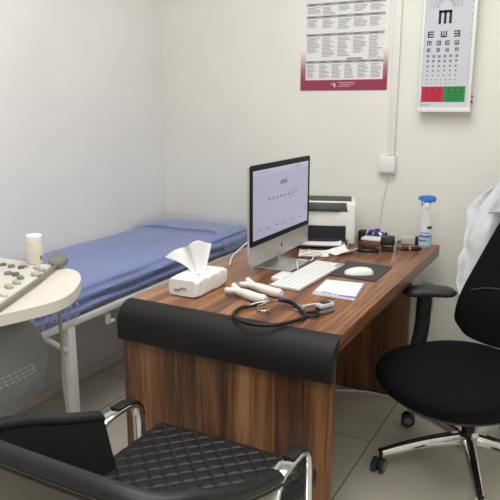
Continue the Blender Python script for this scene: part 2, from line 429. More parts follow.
# ------------------------------------------------------------------ keyboard
kb = thing('keyboard', 'white full-size keyboard in front of the computer', 'keyboard', (-0.905, 2.165, 0.7503), math.radians(-2))
B().prism([(-.062, -.215), (.060, -.215), (.064, -.211), (.064, .211), (.060, .215), (-.062, .215), (-.066, .211), (-.066, -.211)], 0.0, 0.008, 0.002).build('keyboard_base', M['alu'], kb, local=True)
kk = B()
for r in range(6):
    x = 0.050 - r * 0.0195
    y = -0.208
    widths = [0.019] * 21
    if r == 0: widths = [0.019, 0.019, 0.019, 0.115, 0.024, 0.019, 0.019] + [0.019] * 3 + [0.038, 0.019]
    for w in widths:
        if y + w > 0.212: break
        kk.box((x - 0.0082, y + 0.0012, 0.0075), (x + 0.0082, y + w - 0.0012, 0.0105), 0.0007, 1)
        y += w + 0.0006
kk.build('keys', M['key_white'], kb, local=True)

# ------------------------------------------------------------------ mouse pad, mouse, notepad
mp_ = B().prism([(-.844, 2.205), (-.652, 2.200), (-.656, 2.448), (-.852, 2.455)], 0.7503, 0.7533, 0.001).build('mouse_pad', M['dark_pl'])
tag(mp_, 'dark grey rectangular mouse pad under the white mouse', 'mouse pad')
mo = thing('computer_mouse', 'smooth white computer mouse lying on the dark pad', 'mouse', (-0.742, 2.275, 0.7535), math.radians(28))
b = B(); secs = []
for i in range(17):
    t = i / 16; a = PI * t
    x = -0.056 * math.cos(a); w = 0.030 * math.sin(a) ** 0.55 if 0 < i < 16 else 0.002; h = 0.026 * math.sin(a) ** 0.7 * (1 - 0.15 * math.cos(a)) if 0 < i < 16 else 0.003
    secs.append([(x, w * math.cos(PI * k / 10), max(0.0005, h * math.sin(PI * k / 10))) for k in range(11)])
b.loft(secs); b.build('mouse_shell', M['white_pl'], mo, local=True, smooth=60)
o = B().prism([(-0.798, 1.944), (-0.645, 1.944), (-0.672, 2.140), (-0.816, 2.125)], 0.7503, 0.7585, 0.001)
np_ = thing('notepad', 'white notepad with blue printed border beside the keyboard', 'notepad', (-0.73, 2.04, 0.7503))
o.build('sheets', M['paper'], np_)
b = B()
zt = 0.7592
b.quad((-0.797, 1.946, zt), (-0.646, 1.946, zt), (-0.649, 1.968, zt), (-0.798, 1.956, zt))
b.raw([(-0.797, 1.946, zt + .0002), (-0.70, 1.946, zt + .0002), (-0.72, 1.975, zt + .0002), (-0.76, 1.985, zt + .0002), (-0.798, 1.97, zt + .0002)], [(0, 1, 2, 3, 4)], None, 1)
b.quad((-0.649, 1.96, zt), (-0.645, 1.946, zt), (-0.672, 2.138, zt), (-0.676, 2.136, zt))
for k in range(3): b.quad((-0.765 + k * .02, 1.955, zt + .0004), (-0.752 + k * .02, 1.955, zt + .0004), (-0.752 + k * .02, 1.96, zt + .0004), (-0.765 + k * .02, 1.96, zt + .0004), 2)
tag(b.build('printed_border', [mat('blue_print', (104, 120, 190), 0.7, var=0.1), mat('pale_print', (196, 204, 226), 0.7, var=0.05), mat('ink_print', (70, 70, 100), 0.7, var=0.05)], np_, smooth=0), 'blue printed band along the near edge')

# ------------------------------------------------------------------ tissue pack
tp = thing('tissue_pack', 'white soft pack of tissues with one tissue pulled up', 'tissues', (-1.18, 1.815, 0.7508), math.radians(1))
b = B()
def pack(u, v):
    t = 2 * PI * v; e = abs(2 * u - 1)
    c, s = math.cos(t), math.sin(t)
    hx = 0.058 + 0.002 * vnoise(u * 9, v * 9); hz = 0.032 * (1 - 0.12 * e ** 8)
    x = hx * math.copysign(abs(c) ** (2 / 8), c) * (1 - 0.06 * e ** 8); z = 0.032 + hz * math.copysign(abs(s) ** (2 / 7), s)
    y = -0.104 + 0.208 * u + 0.006 * (2 * u - 1) * (1 - ((z - 0.032) / 0.032) ** 2)
    return Vector((x + 0.003 * vnoise(u * 14, v * 20), y, z + 0.003 * vnoise(u * 12 + 5, v * 16)))
b.loft([[pack(i / 40, j / 48) for j in range(48)] for i in range(41)])
b.build('wrapper', M['paper'], tp, local=True, smooth=60)
b = B()
for (x, y, w, h) in ((-0.02, -0.1115, 0.022, 0.006), (0.004, -0.1115, 0.026, 0.004)): b.box((x - w / 2, y, 0.03 - h / 2 + x * 0.3), (x + w / 2, y + 0.004, 0.03 + h / 2 + x * 0.3))
b.build('wrapper_print', mat('grey_print', (140, 140, 142), 0.7, var=0.05), tp, local=True, smooth=0)
b = B()
for a, w in ((0.5, 0.02), (1.1, 0.012), (2.0, 0.016), (2.6, 0.01)):
    b.tube([(0.012 + 0.008 * math.cos(a), -0.045 + 0.01 * math.sin(a), 0.0645), (0.012 + (0.008 + w) * math.cos(a), -0.045 + (0.01 + w) * math.sin(a), 0.0648)], 0.0008, 5)
b.build('slit', M['key_grey'], tp, local=True)
def tiss(u, v):
    # fan of tissue: v upward, u across; narrow throat, wide folded top that leans over
    a = u - 0.5
    w = 0.040 + 0.085 * v ** 0.8
    x = -0.002 + a * w * 0.75 - 0.012 * v
    y = 0.005 + a * w * 0.55 + 0.016 * math.sin(u * 9.5) * (0.35 + 0.8 * v) + 0.006 * math.sin(u * 21 + 2) * v
    z = 0.058 + 0.112 * v * (1 - 0.10 * (2 * a) ** 2)
    d = max(0, -a - 0.06) * v ** 1.6            # the left corner flops over
    x -= 0.13 * d; z -= 0.11 * d; y -= 0.03 * d
    z += 0.006 * math.sin(u * 13) * v
    return Vector((x, y, z))
o = B().grid(tiss, 44, 26).build('pulled_tissue', M['tissue'], tp, local=True, smooth=70)
mod_solid(o, 0.0012)

# ------------------------------------------------------------------ two handheld probes
def probe(name, p0, p1, label):
    d = (Vector(p1) - Vector(p0)); L_ = math.hypot(d.x, d.y); a = math.atan2(d.y, d.x)
    t = thing(name, label, 'probe', (p0[0], p0[1], 0.7503), a, 'white handheld probes in front of the computer')
    pts = [(0.02 + (L_ - 0.02) * k / 14, 0, 0.018 + 0.0015 * math.sin(k * .5)) for k in range(15)]
    rr = [0.0115 + 0.0045 * min(1, k / 6) for k in range(15)]
    rr[-1] = 0.011; rr[-2] = 0.0152; rr[0] = 0.010
    B().tube(pts, rr, 18).build('handle', M['white_pl'], t, local=True, smooth=60)
    b = B()   # hooked head: an open jaw at the end of the handle
    b.tube(catmull([(0.045, 0, 0.020), (0.02, 0.004, 0.026), (0.0, 0.010, 0.030), (-0.014, 0.024, 0.026)], 6), 0.010, 12)
    b.tube(catmull([(0.02, 0, 0.020), (-0.006, -0.012, 0.018), (-0.022, -0.004, 0.013)], 6), 0.0105, 12)
    b.build('probe_head', M['white_pl'], t, local=True, smooth=60)
    B().lathe([(0.001, 0), (0.009, 0), (0.010, 0.003), (0.010, 0.010), (0.001, 0.0105)], 16, Matrix.Translation((-0.014, 0.024, 0.024)) @ Euler((-1.2, -0.5, 0)).to_matrix().to_4x4()).build('lens_ring', M['key_grey'], t, local=True)
    return t
probe('handheld_probe', (-1.042, 1.812), (-0.888, 1.766), 'white handheld probe nearer the black desk edge, ending by the stethoscope')
probe('handheld_probe', (-1.032, 1.897), (-0.872, 1.852), 'white handheld probe behind the other one, towards the computer stand')

# ------------------------------------------------------------------ stethoscope
stt = thing('stethoscope', 'stethoscope with coiled black tubing on the desk near its padded edge', 'stethoscope', (-0.82, 1.66, 0.7503))
zt = 0.758
loop = [(-0.898, 1.722, zt + .004), (-0.935, 1.68, zt), (-0.922, 1.612, zt), (-0.885, 1.572, zt), (-0.83, 1.556, zt), (-0.77, 1.578, zt), (-0.728, 1.642, zt), (-0.722, 1.705, zt), (-0.762, 1.755, zt + .002), (-0.81, 1.785, zt + .012), (-0.845, 1.776, zt + .014)]
# keep tube above the pad edge
loop = [(x, y, z + (0.0035 if y < 1.645 else 0)) for x, y, z in loop]
B().tube(catmull(loop, 8), 0.0058, 10).build('tubing', M['navy'], stt, smooth=60)
tag(B().tube(catmull([(-0.845, 1.776, zt + .014), (-0.825, 1.79, zt + .01), (-0.79, 1.782, zt + .006)], 6), [0.0075] * 12 + [0.006], 10).build('yoke', M['purple'], stt, smooth=60), 'indigo blue yoke')
for pts in ([(-0.848, 1.772, zt + .012), (-0.872, 1.735, zt + .010), (-0.885, 1.705, zt + .004), (-0.868, 1.685, zt), (-0.845, 1.695, zt)],
            [(-0.848, 1.776, zt + .012), (-0.868, 1.742, zt + .014), (-0.895, 1.722, zt + .012), (-0.920, 1.705, zt + .004)]):
    e = B().tube(catmull(pts, 7), 0.0034, 8).build('ear_tube', M['steel'], stt, smooth=60)
    p = pts[-1]
    B().lathe([(0.001, -0.008), (0.005, -0.006), (0.0065, 0), (0.004, 0.006), (0.001, 0.008)], 12, Matrix.Translation((p[0], p[1], p[2] + 0.002))).build('ear_tip', M['key_grey'], e)
b = B().lathe([(0.001, 0), (0.021, 0), (0.022, 0.003), (0.020, 0.007), (0.010, 0.009), (0.007, 0.016), (0.001, 0.0165)], 24, Matrix.Translation((-0.775, 1.778, 0.7505)))
b.build('chest_piece', M['steel'], stt)
o = B().tube(catmull([(-0.775, 1.79, 0.756), (-0.75, 1.825, 0.757), (-0.728, 1.85, 0.757)], 6), 0.003, 8).build('white_lead', M['cable_w'])
tag(o, 'short thin white lead between stethoscope and finger clip', 'cable')

# ------------------------------------------------------------------ fingertip oximeter with strap
ox = thing('pulse_oximeter', 'grey fingertip oximeter with dark strap on the desk', 'oximeter', (-0.69, 1.79, 0.7503), math.radians(62))
B().box((-0.03, -0.017, 0.0), (0.03, 0.017, 0.015), 0.006, 3).build('lower_shell', M['key_grey'], ox, local=True)
B().box((-0.03, -0.017, 0.017), (0.03, 0.017, 0.033), 0.007, 3).build('upper_shell', mat('pale_grey_plastic', (186, 190, 198), 0.35, var=0.03), ox, local=True)
B().box((-0.018, -0.011, 0.0325), (0.016, 0.011, 0.0345), 0.002, 2).build('display', M['black_pl'], ox, local=True)
B().box((-0.031, -0.012, 0.0145), (0.0, 0.012, 0.0175)).build('hinge', M['navy'], ox, local=True, smooth=0)
B().tube(catmull([(-0.03, 0.0, 0.012), (-0.06, 0.012, 0.008), (-0.082, 0.0, 0.006), (-0.075, -0.022, 0.006), (-0.05, -0.025, 0.007), (-0.04, -0.006, 0.008), (-0.062, 0.002, 0.010)], 7), 0.0042, 8).build('strap', M['navy'], ox, local=True, smooth=60)

# ------------------------------------------------------------------ printer
pr = thing('printer', 'white laser printer with black top slot beside the computer', 'printer', (-1.090, 2.700, 0.7503), math.radians(19))
W2, DP, HT = 0.176, 0.215, 0.203
b = B()
b.box((-W2, 0.018, 0), (W2, DP, HT - 0.004), 0.012, 3)
for sg in (-1, 1): b.box((min(sg * W2, sg * (W2 - 0.045)), 0, 0), (max(sg * W2, sg * (W2 - 0.045)), 0.07, HT - 0.006), 0.010, 3)
b.box((-W2 + 0.02, 0.002, 0.086), (W2 - 0.02, 0.06, 0.158), 0.008, 3)
b.build('casing', M['white_pl'], pr, local=True)
B().prism([(0.0, 0.158), (0.004, 0.176), (0.018, 0.194), (0.05, 0.201), (DP - 0.02, 0.201), (DP - 0.02, 0.17), (0.02, 0.156)], -W2 + 0.03, W2 - 0.022, 0.003, 2, Matrix(((0, 0, 1, 0), (1, 0, 0, 0), (0, 1, 0, 0), (0, 0, 0, 1)))).build('top_cover', M['dark_pl'], pr, local=True)
B().box((-W2 + 0.06, -0.012, 0.158), (W2 - 0.075, 0.03, 0.165), 0.004, 2).build('output_flap', M['black_pl'], pr, local=True)
B().box((-W2 + 0.045, 0.008, 0.018), (W2 - 0.045, 0.0175, 0.088)).build('feed_opening', mat('navy_opening_shade', (22, 22, 34), 0.6, var=0.1), pr, local=True)  # dark panel coloured as the shade inside the feed opening
tr = B().box((-W2 + 0.035, -0.085, 0.006), (W2 - 0.03, 0.012, 0.014), 0.002).build('paper_tray', M['key_light'], pr, local=True)
B().box((W2 - 0.046, -0.08, 0.014), (W2 - 0.034, 0.010, 0.026), 0.002).build('paper_guide', M['dark_pl'], tr, local=True)
b = B()
for x in (0.055, 0.085): b.lathe([(0.001, 0), (0.007, 0), (0.007, 0.006), (0.001, 0.007)], 12, Matrix.Translation((x, -0.01, 0.026)))
B().box((-W2 + 0.05, -0.004, 0.018), (W2 - 0.05, 0.008, 0.026), 0.002).build('tray_hinge', M['dark_pl'], pr, local=True)
def flatsheet(name, c, w, h, rot, z, label, curl=0.0, mt=None):
    ca, sa = math.cos(rot), math.sin(rot)
    def f(u, v):
        x, y = (u - .5) * w, (v - .5) * h
        zz = z + curl * (2 * u - 1) ** 4 * (0.4 + v) + curl * 0.25 * (vnoise(u * 3 + c[0] * 9, v * 3) + .5)
        return Vector((c[0] + x * ca - y * sa, c[1] + x * sa + y * ca, zz))
    o = B().grid(f, 14, 14).build(name, mt or M['paper'], smooth=70)
    mod_solid(o, 0.0006, 1)
    return tag(o, label, 'paper')
flatsheet('paper_sheet', (-1.062, 2.648, 0), 0.21, 0.078, 0.33, 0.7655, 'white sheet lying in the printer paper tray', 0.006)
flatsheet('paper_sheet', (-1.03, 2.515, 0), 0.13, 0.12, 0.38, 0.7508, 'flat white sheet on the desk in front of the printer', 0.003)
flatsheet('paper_receipt', (-0.925, 2.582, 0), 0.085, 0.115, -0.5, 0.7508, 'curled white slip of paper beside the flat sheet by the printer', 0.016)

# ------------------------------------------------------------------ clutter in the far desk corner
o = B().box((-0.905, 2.79, 0.7503), (-0.815, 2.855, 0.772), 0.002)
cb = thing('carton', 'flat white and brown carton under the blue plastic wrapper', 'box', (-0.86, 2.82, 0.7503))
o.build('carton_body', mat('brown_cardboard', (120, 92, 74), 0.7, var=0.08), cb)
B().box((-0.907, 2.788, 0.772), (-0.813, 2.857, 0.782), 0.002).build('carton_lid', M['white_pl'], cb)
def crump(u, v):
    t = 2 * PI * u; p = PI * v
    r = 1 + 0.5 * vnoise(u * 9 + 3, v * 7) + 0.3 * vnoise(u * 21, v * 17)
    return Vector((-0.862 + 0.05 * r * math.cos(t) * math.sin(p), 2.885 + 0.026 * r * math.sin(t) * math.sin(p), 0.780 + 0.028 * r * math.cos(p)))
def wrapper_mat():
    m = mat('blue_white_wrapper', (60, 56, 170), 0.3)
    N = m.node_tree.nodes; L = m.node_tree.links
    tc = N.new('ShaderNodeTexCoord'); n = N.new('ShaderNodeTexNoise'); n.inputs['Scale'].default_value = 45
    L.new(tc.outputs['Object'], n.inputs['Vector']); r = N.new('ShaderNodeValToRGB'); r.color_ramp.interpolation = 'CONSTANT'
    e = r.color_ramp.elements; e[0].color = lin((40, 40, 84)); e[1].position = 0.47; e[1].color = lin((62, 58, 140)); q = e.new(0.56); q.color = lin((206, 206, 220))
    L.new(n.outputs['Fac'], r.inputs['Fac']); L.new(r.outputs['Color'], N['Principled BSDF'].inputs['Base Color'])
    return m
o = B().grid(crump, 40, 24).build('plastic_wrapper', wrapper_mat(), smooth=40)
tag(o, 'crumpled blue and white plastic wrapper behind the carton', 'wrapper')
ad = thing('power_adapter', 'black power adapter standing beside the printer corner', 'adapter', (-0.925, 2.88, 0.7503))
B().box((-0.945, 2.86, 0.7503), (-0.915, 2.91, 0.80), 0.004).build('adapter_body', M['black_pl'], ad)
B().tube(catmull([(-0.925, 2.86, 0.795), (-0.915, 2.83, 0.81), (-0.905, 2.80, 0.795), (-0.91, 2.775, 0.765), (-0.90, 2.74, 0.7545)], 6), 0.003, 8).build('adapter_cord', M['black_pl'], ad)
o = B().tube(catmull([(-0.828 + (0.043 + 0.004 * k / 12 % 2) * math.cos(k * PI / 6) , 2.655 + (0.048 + 0.005 * (k // 12)) * math.sin(k * PI / 6), 0.755 + 0.006 * (k // 12) + 0.0006 * (k % 12)) for k in range(25)] + [(-0.83, 2.71, 0.758), (-0.88, 2.745, 0.756)], 4), 0.0038, 8).build('cable_coil', M['black_pl'])
tag(o, 'coil of thin black cable on the desk before the carton', 'cable')
sp = thing('self_inking_stamp', 'black self-inking stamp standing on the desk before the pen', 'stamp', (-0.757, 2.715, 0.7503), 0.25)
b = B().box((-0.026, -0.02, 0.0), (-0.020, 0.02, 0.045), 0.002).box((0.020, -0.02, 0.0), (0.026, 0.02, 0.045), 0.002).box((-0.026, -0.02, 0.0), (0.026, -0.014, 0.016), 0.002).box((-0.026, 0.014, 0.0), (0.026, 0.02, 0.016), 0.002).box((-0.020, -0.012, 0.004), (0.020, 0.012, 0.02), 0.002)
b.build('stamp_base', M['black_pl'], sp, local=True)
B().box((-0.0305, -0.024, 0.030), (0.0305, 0.024, 0.068), 0.006, 3).build('stamp_grip', M['black_pl'], sp, local=True)
B().box((-0.018, -0.0255, 0.040), (0.018, -0.0235, 0.058), 0.001).build('stamp_window', M['dark_pl'], sp, local=True)
gl = mat('clear_glass', (235, 238, 240), 0.05, trans=0.92, ior=1.4)
vi = thing('glass_vial', 'small clear vial with steel cap between the black stamp and the pen', 'vial', (-0.708, 2.737, 0.7503))
B().lathe([(0.001, 0), (0.011, 0), (0.012, 0.002), (0.012, 0.030), (0.007, 0.036), (0.007, 0.041), (0.001, 0.042)], 18).build('vial_body', gl, vi, local=True, smooth=40)
B().lathe([(0.001, 0.040), (0.0085, 0.040), (0.0085, 0.050), (0.001, 0.051)], 18).build('vial_cap', M['steel'], vi, local=True)
pe = thing('pen', 'thick black pen with silver ring lying near the spray bottle', 'pen', (-0.671, 2.765, 0.7597), math.radians(27))
RX = Euler((0, PI / 2, 0)).to_matrix().to_4x4()
B().lathe([(0.001, -0.052), (0.007, -0.051), (0.0088, -0.04), (0.009, -0.004), (0.001, -0.004)], 16, RX).build('pen_barrel', M['black_pl'], pe, local=True)
B().lathe([(0.001, -0.004), (0.0093, -0.004), (0.0093, 0.005), (0.001, 0.005)], 16, RX).build('pen_ring', M['steel'], pe, local=True)
B().lathe([(0.001, 0.005), (0.0090, 0.005), (0.0086, 0.045), (0.006, 0.054), (0.001, 0.055)], 16, RX).build('pen_cap', M['black_pl'], pe, local=True)
bx = thing('small_white_case', 'small pale grey case with black end behind the pen', 'case', (-0.706, 2.905, 0.7503), math.radians(14))
B().box((-0.045, -0.018, 0), (0.025, 0.018, 0.036), 0.004).build('case_body', mat('pale_case_plastic', (190, 190, 186), 0.5, var=0.04), bx, local=True)
B().box((0.025, -0.018, 0), (0.044, 0.018, 0.037), 0.003).build('case_end', M['black_pl'], bx, local=True)
# ------------------------------------------------------------------ spray bottle
sb = thing('spray_bottle', 'clear spray bottle with blue trigger head on the desk corner', 'bottle', (-0.629, 2.875, 0.7503), math.radians(14))
cp = mat('clear_plastic', (240, 244, 246), 0.06, alpha=0.36, spec=0.8)
body = [(0.002, 0), (0.026, 0.0), (0.029, 0.004), (0.029, 0.105), (0.027, 0.125), (0.018, 0.155), (0.0125, 0.168), (0.0115, 0.185), (0.0115, 0.195)]
B().lathe(body, 32).build('bottle_body', cp, sb, local=True, smooth=50)
B().lathe([(0.001, 0.003), (0.0255, 0.003), (0.0275, 0.006), (0.0275, 0.09), (0.001, 0.09)], 32).build('liquid', mat('clear_liquid', (206, 222, 238), 0.05, alpha=0.3), sb, local=True, smooth=40)
lab = B()
def labf(r, z0, z1, a0, a1, mi=0):
    lab.grid(lambda u, v: Vector((r * math.cos(math.radians(a0 + (a1 - a0) * u)), r * math.sin(math.radians(a0 + (a1 - a0) * u)), z0 + (z1 - z0) * v)), 20, 1, None, mi)
labf(0.0294, 0.012, 0.062, -170, 10); labf(0.0294, 0.062, 0.112, -170, 10, 3)
labf(0.0297, 0.05, 0.060, -160, -40, 1); labf(0.0297, 0.03, 0.038, -150, -80, 1); labf(0.0298, 0.090, 0.102, -78, -28, 2); labf(0.0298, 0.068, 0.073, -140, -50, 1)
lab.build('label', [mat('blue_label', (178, 204, 232), 0.5, var=0.1, vscale=60), mat('blue_label_print', (84, 130, 204), 0.5, var=0.1), mat('dark_label_print', (62, 62, 66), 0.5, var=0.1), mat('white_label', (226, 230, 234), 0.5, var=0.02)], sb, local=True, smooth=60)
B().lathe([(0.001, 0.186), (0.0145, 0.186), (0.0145, 0.204), (0.012, 0.208), (0.001, 0.208)], 20).build('collar', M['white_pl'], sb, local=True)
b = B()
b.prism([(0.034, 0.210), (0.040, 0.226), (0.032, 0.236), (0.004, 0.240), (-0.030, 0.236), (-0.040, 0.229), (-0.040, 0.221), (-0.014, 0.216), (-0.010, 0.204), (0.012, 0.203), (0.020, 0.212)], -0.0115, 0.0115, 0.003, 2, Matrix(((1, 0, 0, 0), (0, 0, 1, 0), (0, 1, 0, 0), (0, 0, 0, 1))))
b.build('trigger_head', M['blue_pl'], sb, local=True)
B().tube(catmull([(-0.020, 0, 0.220), (-0.024, 0, 0.210), (-0.021, 0, 0.200), (-0.024, 0, 0.192)], 5), 0.003, 8).build('trigger', M['blue_pl'], sb, local=True)
B().tube([(0.0, 0, 0.19), (0.004, 0, 0.02)], 0.0018, 6).build('dip_tube', M['white_pl'], sb, local=True)

# ------------------------------------------------------------------ wall things
YW = YB
# poster
po = thing('poster', 'white wall poster of printed tables fading to burgundy at the bottom', 'poster', (-1.107, YW - 0.004, 1.78))
def poster_mat():
    m = bpy.data.materials.new('poster_gradient'); m.use_nodes = True
    N = m.node_tree.nodes; L = m.node_tree.links; b_ = N['Principled BSDF']; b_.inputs['Roughness'].default_value = 0.35
    tc = N.new('ShaderNodeTexCoord'); s = N.new('ShaderNodeSeparateXYZ'); L.new(tc.outputs['Object'], s.inputs[0])
    mr = N.new('ShaderNodeMapRange'); mr.inputs['From Min'].default_value = 1.46 - 1.78; mr.inputs['From Max'].default_value = 1.66 - 1.78
    L.new(s.outputs['Z'], mr.inputs['Value']); r = N.new('ShaderNodeValToRGB'); e = r.color_ramp.elements
    e[0].color = lin((150, 52, 82)); e[0].position = 0.2; e[1].position = 0.95; e[1].color = lin((232, 230, 228)); q = e.new(0.5); q.color = lin((170, 110, 130))
    L.new(mr.outputs['Result'], r.inputs['Fac']); L.new(r.outputs['Color'], b_.inputs['Base Color'])
    return m
PX0_, PX1_, PZ0, PZ1 = -1.342, -0.893, 1.458, 2.10
B().box((PX0_, YW - 0.0035, PZ0), (PX1_, YW + 0.0005, PZ1)).build('sheet', poster_mat(), po, smooth=0)
b = B()
yq = YW - 0.0042
def pq(x0, x1, z0, z1, mi, dy=0): b.quad((x0, yq - dy, z0), (x1, yq - dy, z0), (x1, yq - dy, z1), (x0, yq - dy, z1), mi)
IX0, IX1 = PX0_ + 0.028, PX1_ - 0.022
pq(IX0, IX1, 1.508, PZ1 - 0.02, 0)
rows = [(1.588, 1.510, 6), (1.716, 1.602, 5), (1.800, 1.730, 5), (1.858, 1.812, 5), (1.96, 1.872, 5), (2.06, 1.975, 5)]
for zt_, zb_, nc in rows:
    pq(IX0, IX1, zt_, zt_ + 0.013, 1, .0003)
    cw = (IX1 - IX0) / nc
    for c in range(nc):
        x0 = IX0 + c * cw + 0.006
        pq(x0 + 0.003, x0 + cw * 0.55, zt_ + 0.004, zt_ + 0.009, 3, .0006)
        z = zt_ - 0.006; lim = zb_ + (R.random() * 0.4 * (zt_ - zb_) if nc == 5 else 0.004)
        while z > lim:
            pq(x0, x0 + cw * (0.45 + 0.4 * R.random()), z - 0.0028, z, 2, .0003); z -= 0.0062
pq(-1.10, -1.02, 1.602, 1.612, 1, .0004)
b.build('printed_tables', [mat('poster_white', (226, 226, 226), 0.4), mat('poster_grey_bar', (160, 158, 160), 0.4), mat('poster_text', (150, 147, 150), 0.4), mat('poster_dark_text', (112, 108, 112), 0.4)], po, smooth=0)
b = B()
for k in range(5):
    a = 2 * PI * k / 5 + 0.3
    b.prism(sellipse(0.006, 0.0055, 2, 12, 0.0065 * math.cos(a) - 1.163, 0.0065 * math.sin(a) + 1.483), YW - 0.0043, YW - 0.0037 - .0002 * k, M=Matrix(((1, 0, 0, 0), (0, 0, 1, 0), (0, 1, 0, 0), (0, 0, 0, 1))))
for k in range(3): b.box((-1.14 + 0.01 * (k == 1), YW - 0.0043, 1.494 - k * 0.009), (-1.055 - 0.02 * (k == 2), YW - 0.0036, 1.4965 - k * 0.009))
b.build('poster_emblem', mat('pale_pink_print', (226, 190, 200), 0.4), po, smooth=0)

# vision chart light box
ch = thing('vision_chart', 'white wall light box showing tumbling letter eye chart above red and green panels', 'eye chart', (-0.61, YW, 1.356))
CX0, CX1, CZ0, CZ1, CY = -0.728, -0.497, 1.356, 1.93, 3.0
b = B()
b.box((CX0, CY + 0.004, CZ0), (CX1, YW - 0.0005, CZ1), 0.003)
b.box((CX0, CY - 0.003, CZ0), (CX0 + 0.011, CY + 0.01, CZ1), 0.002); b.box((CX1 - 0.013, CY - 0.003, CZ0), (CX1, CY + 0.01, CZ1), 0.002)
b.box((CX0, CY - 0.003, CZ1 - 0.02), (CX1, CY + 0.01, CZ1), 0.002); b.box((CX0 - 0.003, CY - 0.008, CZ0), (CX1 + 0.003, CY + 0.01, CZ0 + 0.019), 0.003)
b.build('case', M['white_pl'], ch)
b = B(); yf = CY + 0.0035
def cq(u0, u1, z0, z1, mi, d=0): b.quad((CX0 + u0, yf - d, z0), (CX0 + u1, yf - d, z0), (CX0 + u1, yf - d, z1), (CX0 + u0, yf - d, z1), mi)
cq(0.011, 0.218, CZ0 + 0.018, CZ1 - 0.02, 0)
PZ = lambda py: 1.843 - 0.00435 * py
def tumbling(u, z, s, o_):
    # o_: 0 prongs right, 1 up, 2 left, 3 down
    k = s / 5
    rects = [(-s / 2, -s / 2, -s / 2 + k, s / 2)] + [(-s / 2, -s / 2 + 2 * i * k, s / 2, -s / 2 + (2 * i + 1) * k) for i in range(3)]
    for x0, z0, x1, z1 in rects:
        q = []
        for (x, zz) in ((x0, z0), (x1, z0), (x1, z1), (x0, z1)):
            for _ in range(o_): x, zz = -zz, x
            q.append((CX0 + u + x, yf - 0.0005, z + zz))
        b.raw(q, [(0, 1, 2, 3)], None, 1)
tumbling(0.097, PZ(17.4), 0.057, 3)
for u, o_ in zip((0.039, 0.096, 0.152), (0, 1, 2)): tumbling(u, PZ(34), 0.0265, o_)
for u, o_ in zip((0.034, 0.075, 0.114, 0.154), (3, 2, 0, 1)): tumbling(u, PZ(42.6), 0.0195, o_)
for u, o_ in zip((0.034, 0.074, 0.115, 0.156), (0, 2, 1, 3)): tumbling(u, PZ(49.4), 0.0155, o_)
for py, s_, n_ in ((55.6, 0.0125, 6), (60.4, 0.0115, 6), (65.4, 0.0095, 6), (70, 0.008, 6), (74.7, 0.007, 6), (79, 0.006, 7), (82.8, 0.005, 7)):
    for k in range(n_): tumbling(0.032 + 0.125 * k / (n_ - 1), PZ(py), s_ * 0.88, (k * 3 + int(py)) % 4)
# astigmatic fan
for k in range(25):
    a = PI * k / 24
    for j in range(3):
        r0, r1 = 0.030 + j * 0.016, 0.030 + j * 0.016 + 0.012
        c, s = math.cos(a), math.sin(a); w = 0.0011
        q = [(CX0 + 0.098 + r * c + t * s, yf - 0.0005, 1.808 + r * s - t * c) for r, t in ((r0, -w), (r1, -w), (r1, w), (r0, w))]
        b.raw(q, [(0, 1, 2, 3)], None, 2)
cq(0.0125, 0.110, PZ(101.6), PZ(85.9), 3, .0003); cq(0.110, 0.205, PZ(101.6), PZ(85.9), 4, .0003)
for ox_ in (0.0125, 0.110):
    for r, n_ in enumerate((3, 4, 4, 5)):
        for k in range(n_): tumbling(ox_ + 0.024 + 0.052 * k / (n_ - 1), PZ(88.2 + 3.6 * r), 0.0072 - 0.0007 * r, (k + r) % 4)
for k in range(14): cq(0.2095, 0.2145, PZ(-2 + 6.2 * k), PZ(-2 + 6.2 * k) + 0.005, 2, .0004)
for k in range(9): cq(0.013 + k * 0.0045, 0.0163 + k * 0.0045, PZ(105), PZ(104), 2, .0004)
b.build('chart_face', [mat('chart_backlit', (200, 203, 212), 0.35, emit=(222, 226, 238), estr=0.02), mat('chart_black', (30, 30, 34), 0.4), mat('chart_grey', (150, 150, 156), 0.4), mat('chart_red', (188, 44, 72), 0.35), mat('chart_green', (40, 138, 70), 0.35)], ch, smooth=0)
for z in (1.395, 1.418):
    B().box((CX1 - 0.001, CY + 0.018, z), (CX1 + 0.005, CY + 0.03, z + 0.012), 0.0015).build('switch', M['dark_pl'], ch)

# cable duct, junction box, thin wire
du = B().box((-0.868, YW - 0.018, 1.150), (-0.836, YW - 0.0005, ZC), 0.002).build('cable_duct', M['white_pl'])
tag(du, 'white vertical cable duct running up the wall beside the poster', 'cable duct')
jb = thing('junction_box', 'white square junction box at the lower end of the cable duct', 'junction box', (-0.86, YW, 1.11))
B().box((-0.908, YW - 0.035, 1.064), (-0.826, YW - 0.0005, 1.148), 0.004, 2).build('box_body', M['white_pl'], jb)
B().box((-0.902, YW - 0.038, 1.07), (-0.832, YW - 0.033, 1.142), 0.002, 2).build('box_cover', M['white_pl'], jb)
o = B().tube(catmull([(-0.868, YW - 0.012, 1.065), (-0.872, YW - 0.006, 1.0), (-0.885, YW - 0.006, 0.92), (-0.893, YW - 0.007, 0.84), (-0.90, YW - 0.012, 0.76), (-0.90, YW - 0.012, 0.55)], 6), 0.0035, 8).build('wall_wire', M['cable_w'])
tag(o, 'thin white wire hanging from the junction box behind the desk', 'wire')
b = B().lathe([(0.001, 0), (0.045, 0), (0.045, 0.012), (0.038, 0.02), (0.001, 0.021)], 32, Matrix.Translation((-0.336, YW, 1.447)) @ Euler((PI / 2, 0, 0)).to_matrix().to_4x4())
tag(b.build('wall_button', M['white_pl']), 'round white wall fitting to one side of the eye chart', 'wall fitting')
so = thing('power_socket', 'grey wall socket with black plugs behind the desk corner', 'socket', (-0.635, YW, 0.46))
B().box((-0.662, YW - 0.012, 0.40), (-0.606, YW - 0.0005, 0.535), 0.003).build('socket_plate', M['vent'], so)
B().box((-0.65, YW - 0.035, 0.485), (-0.622, YW - 0.010, 0.512), 0.005).build('plug', M['black_pl'], so)
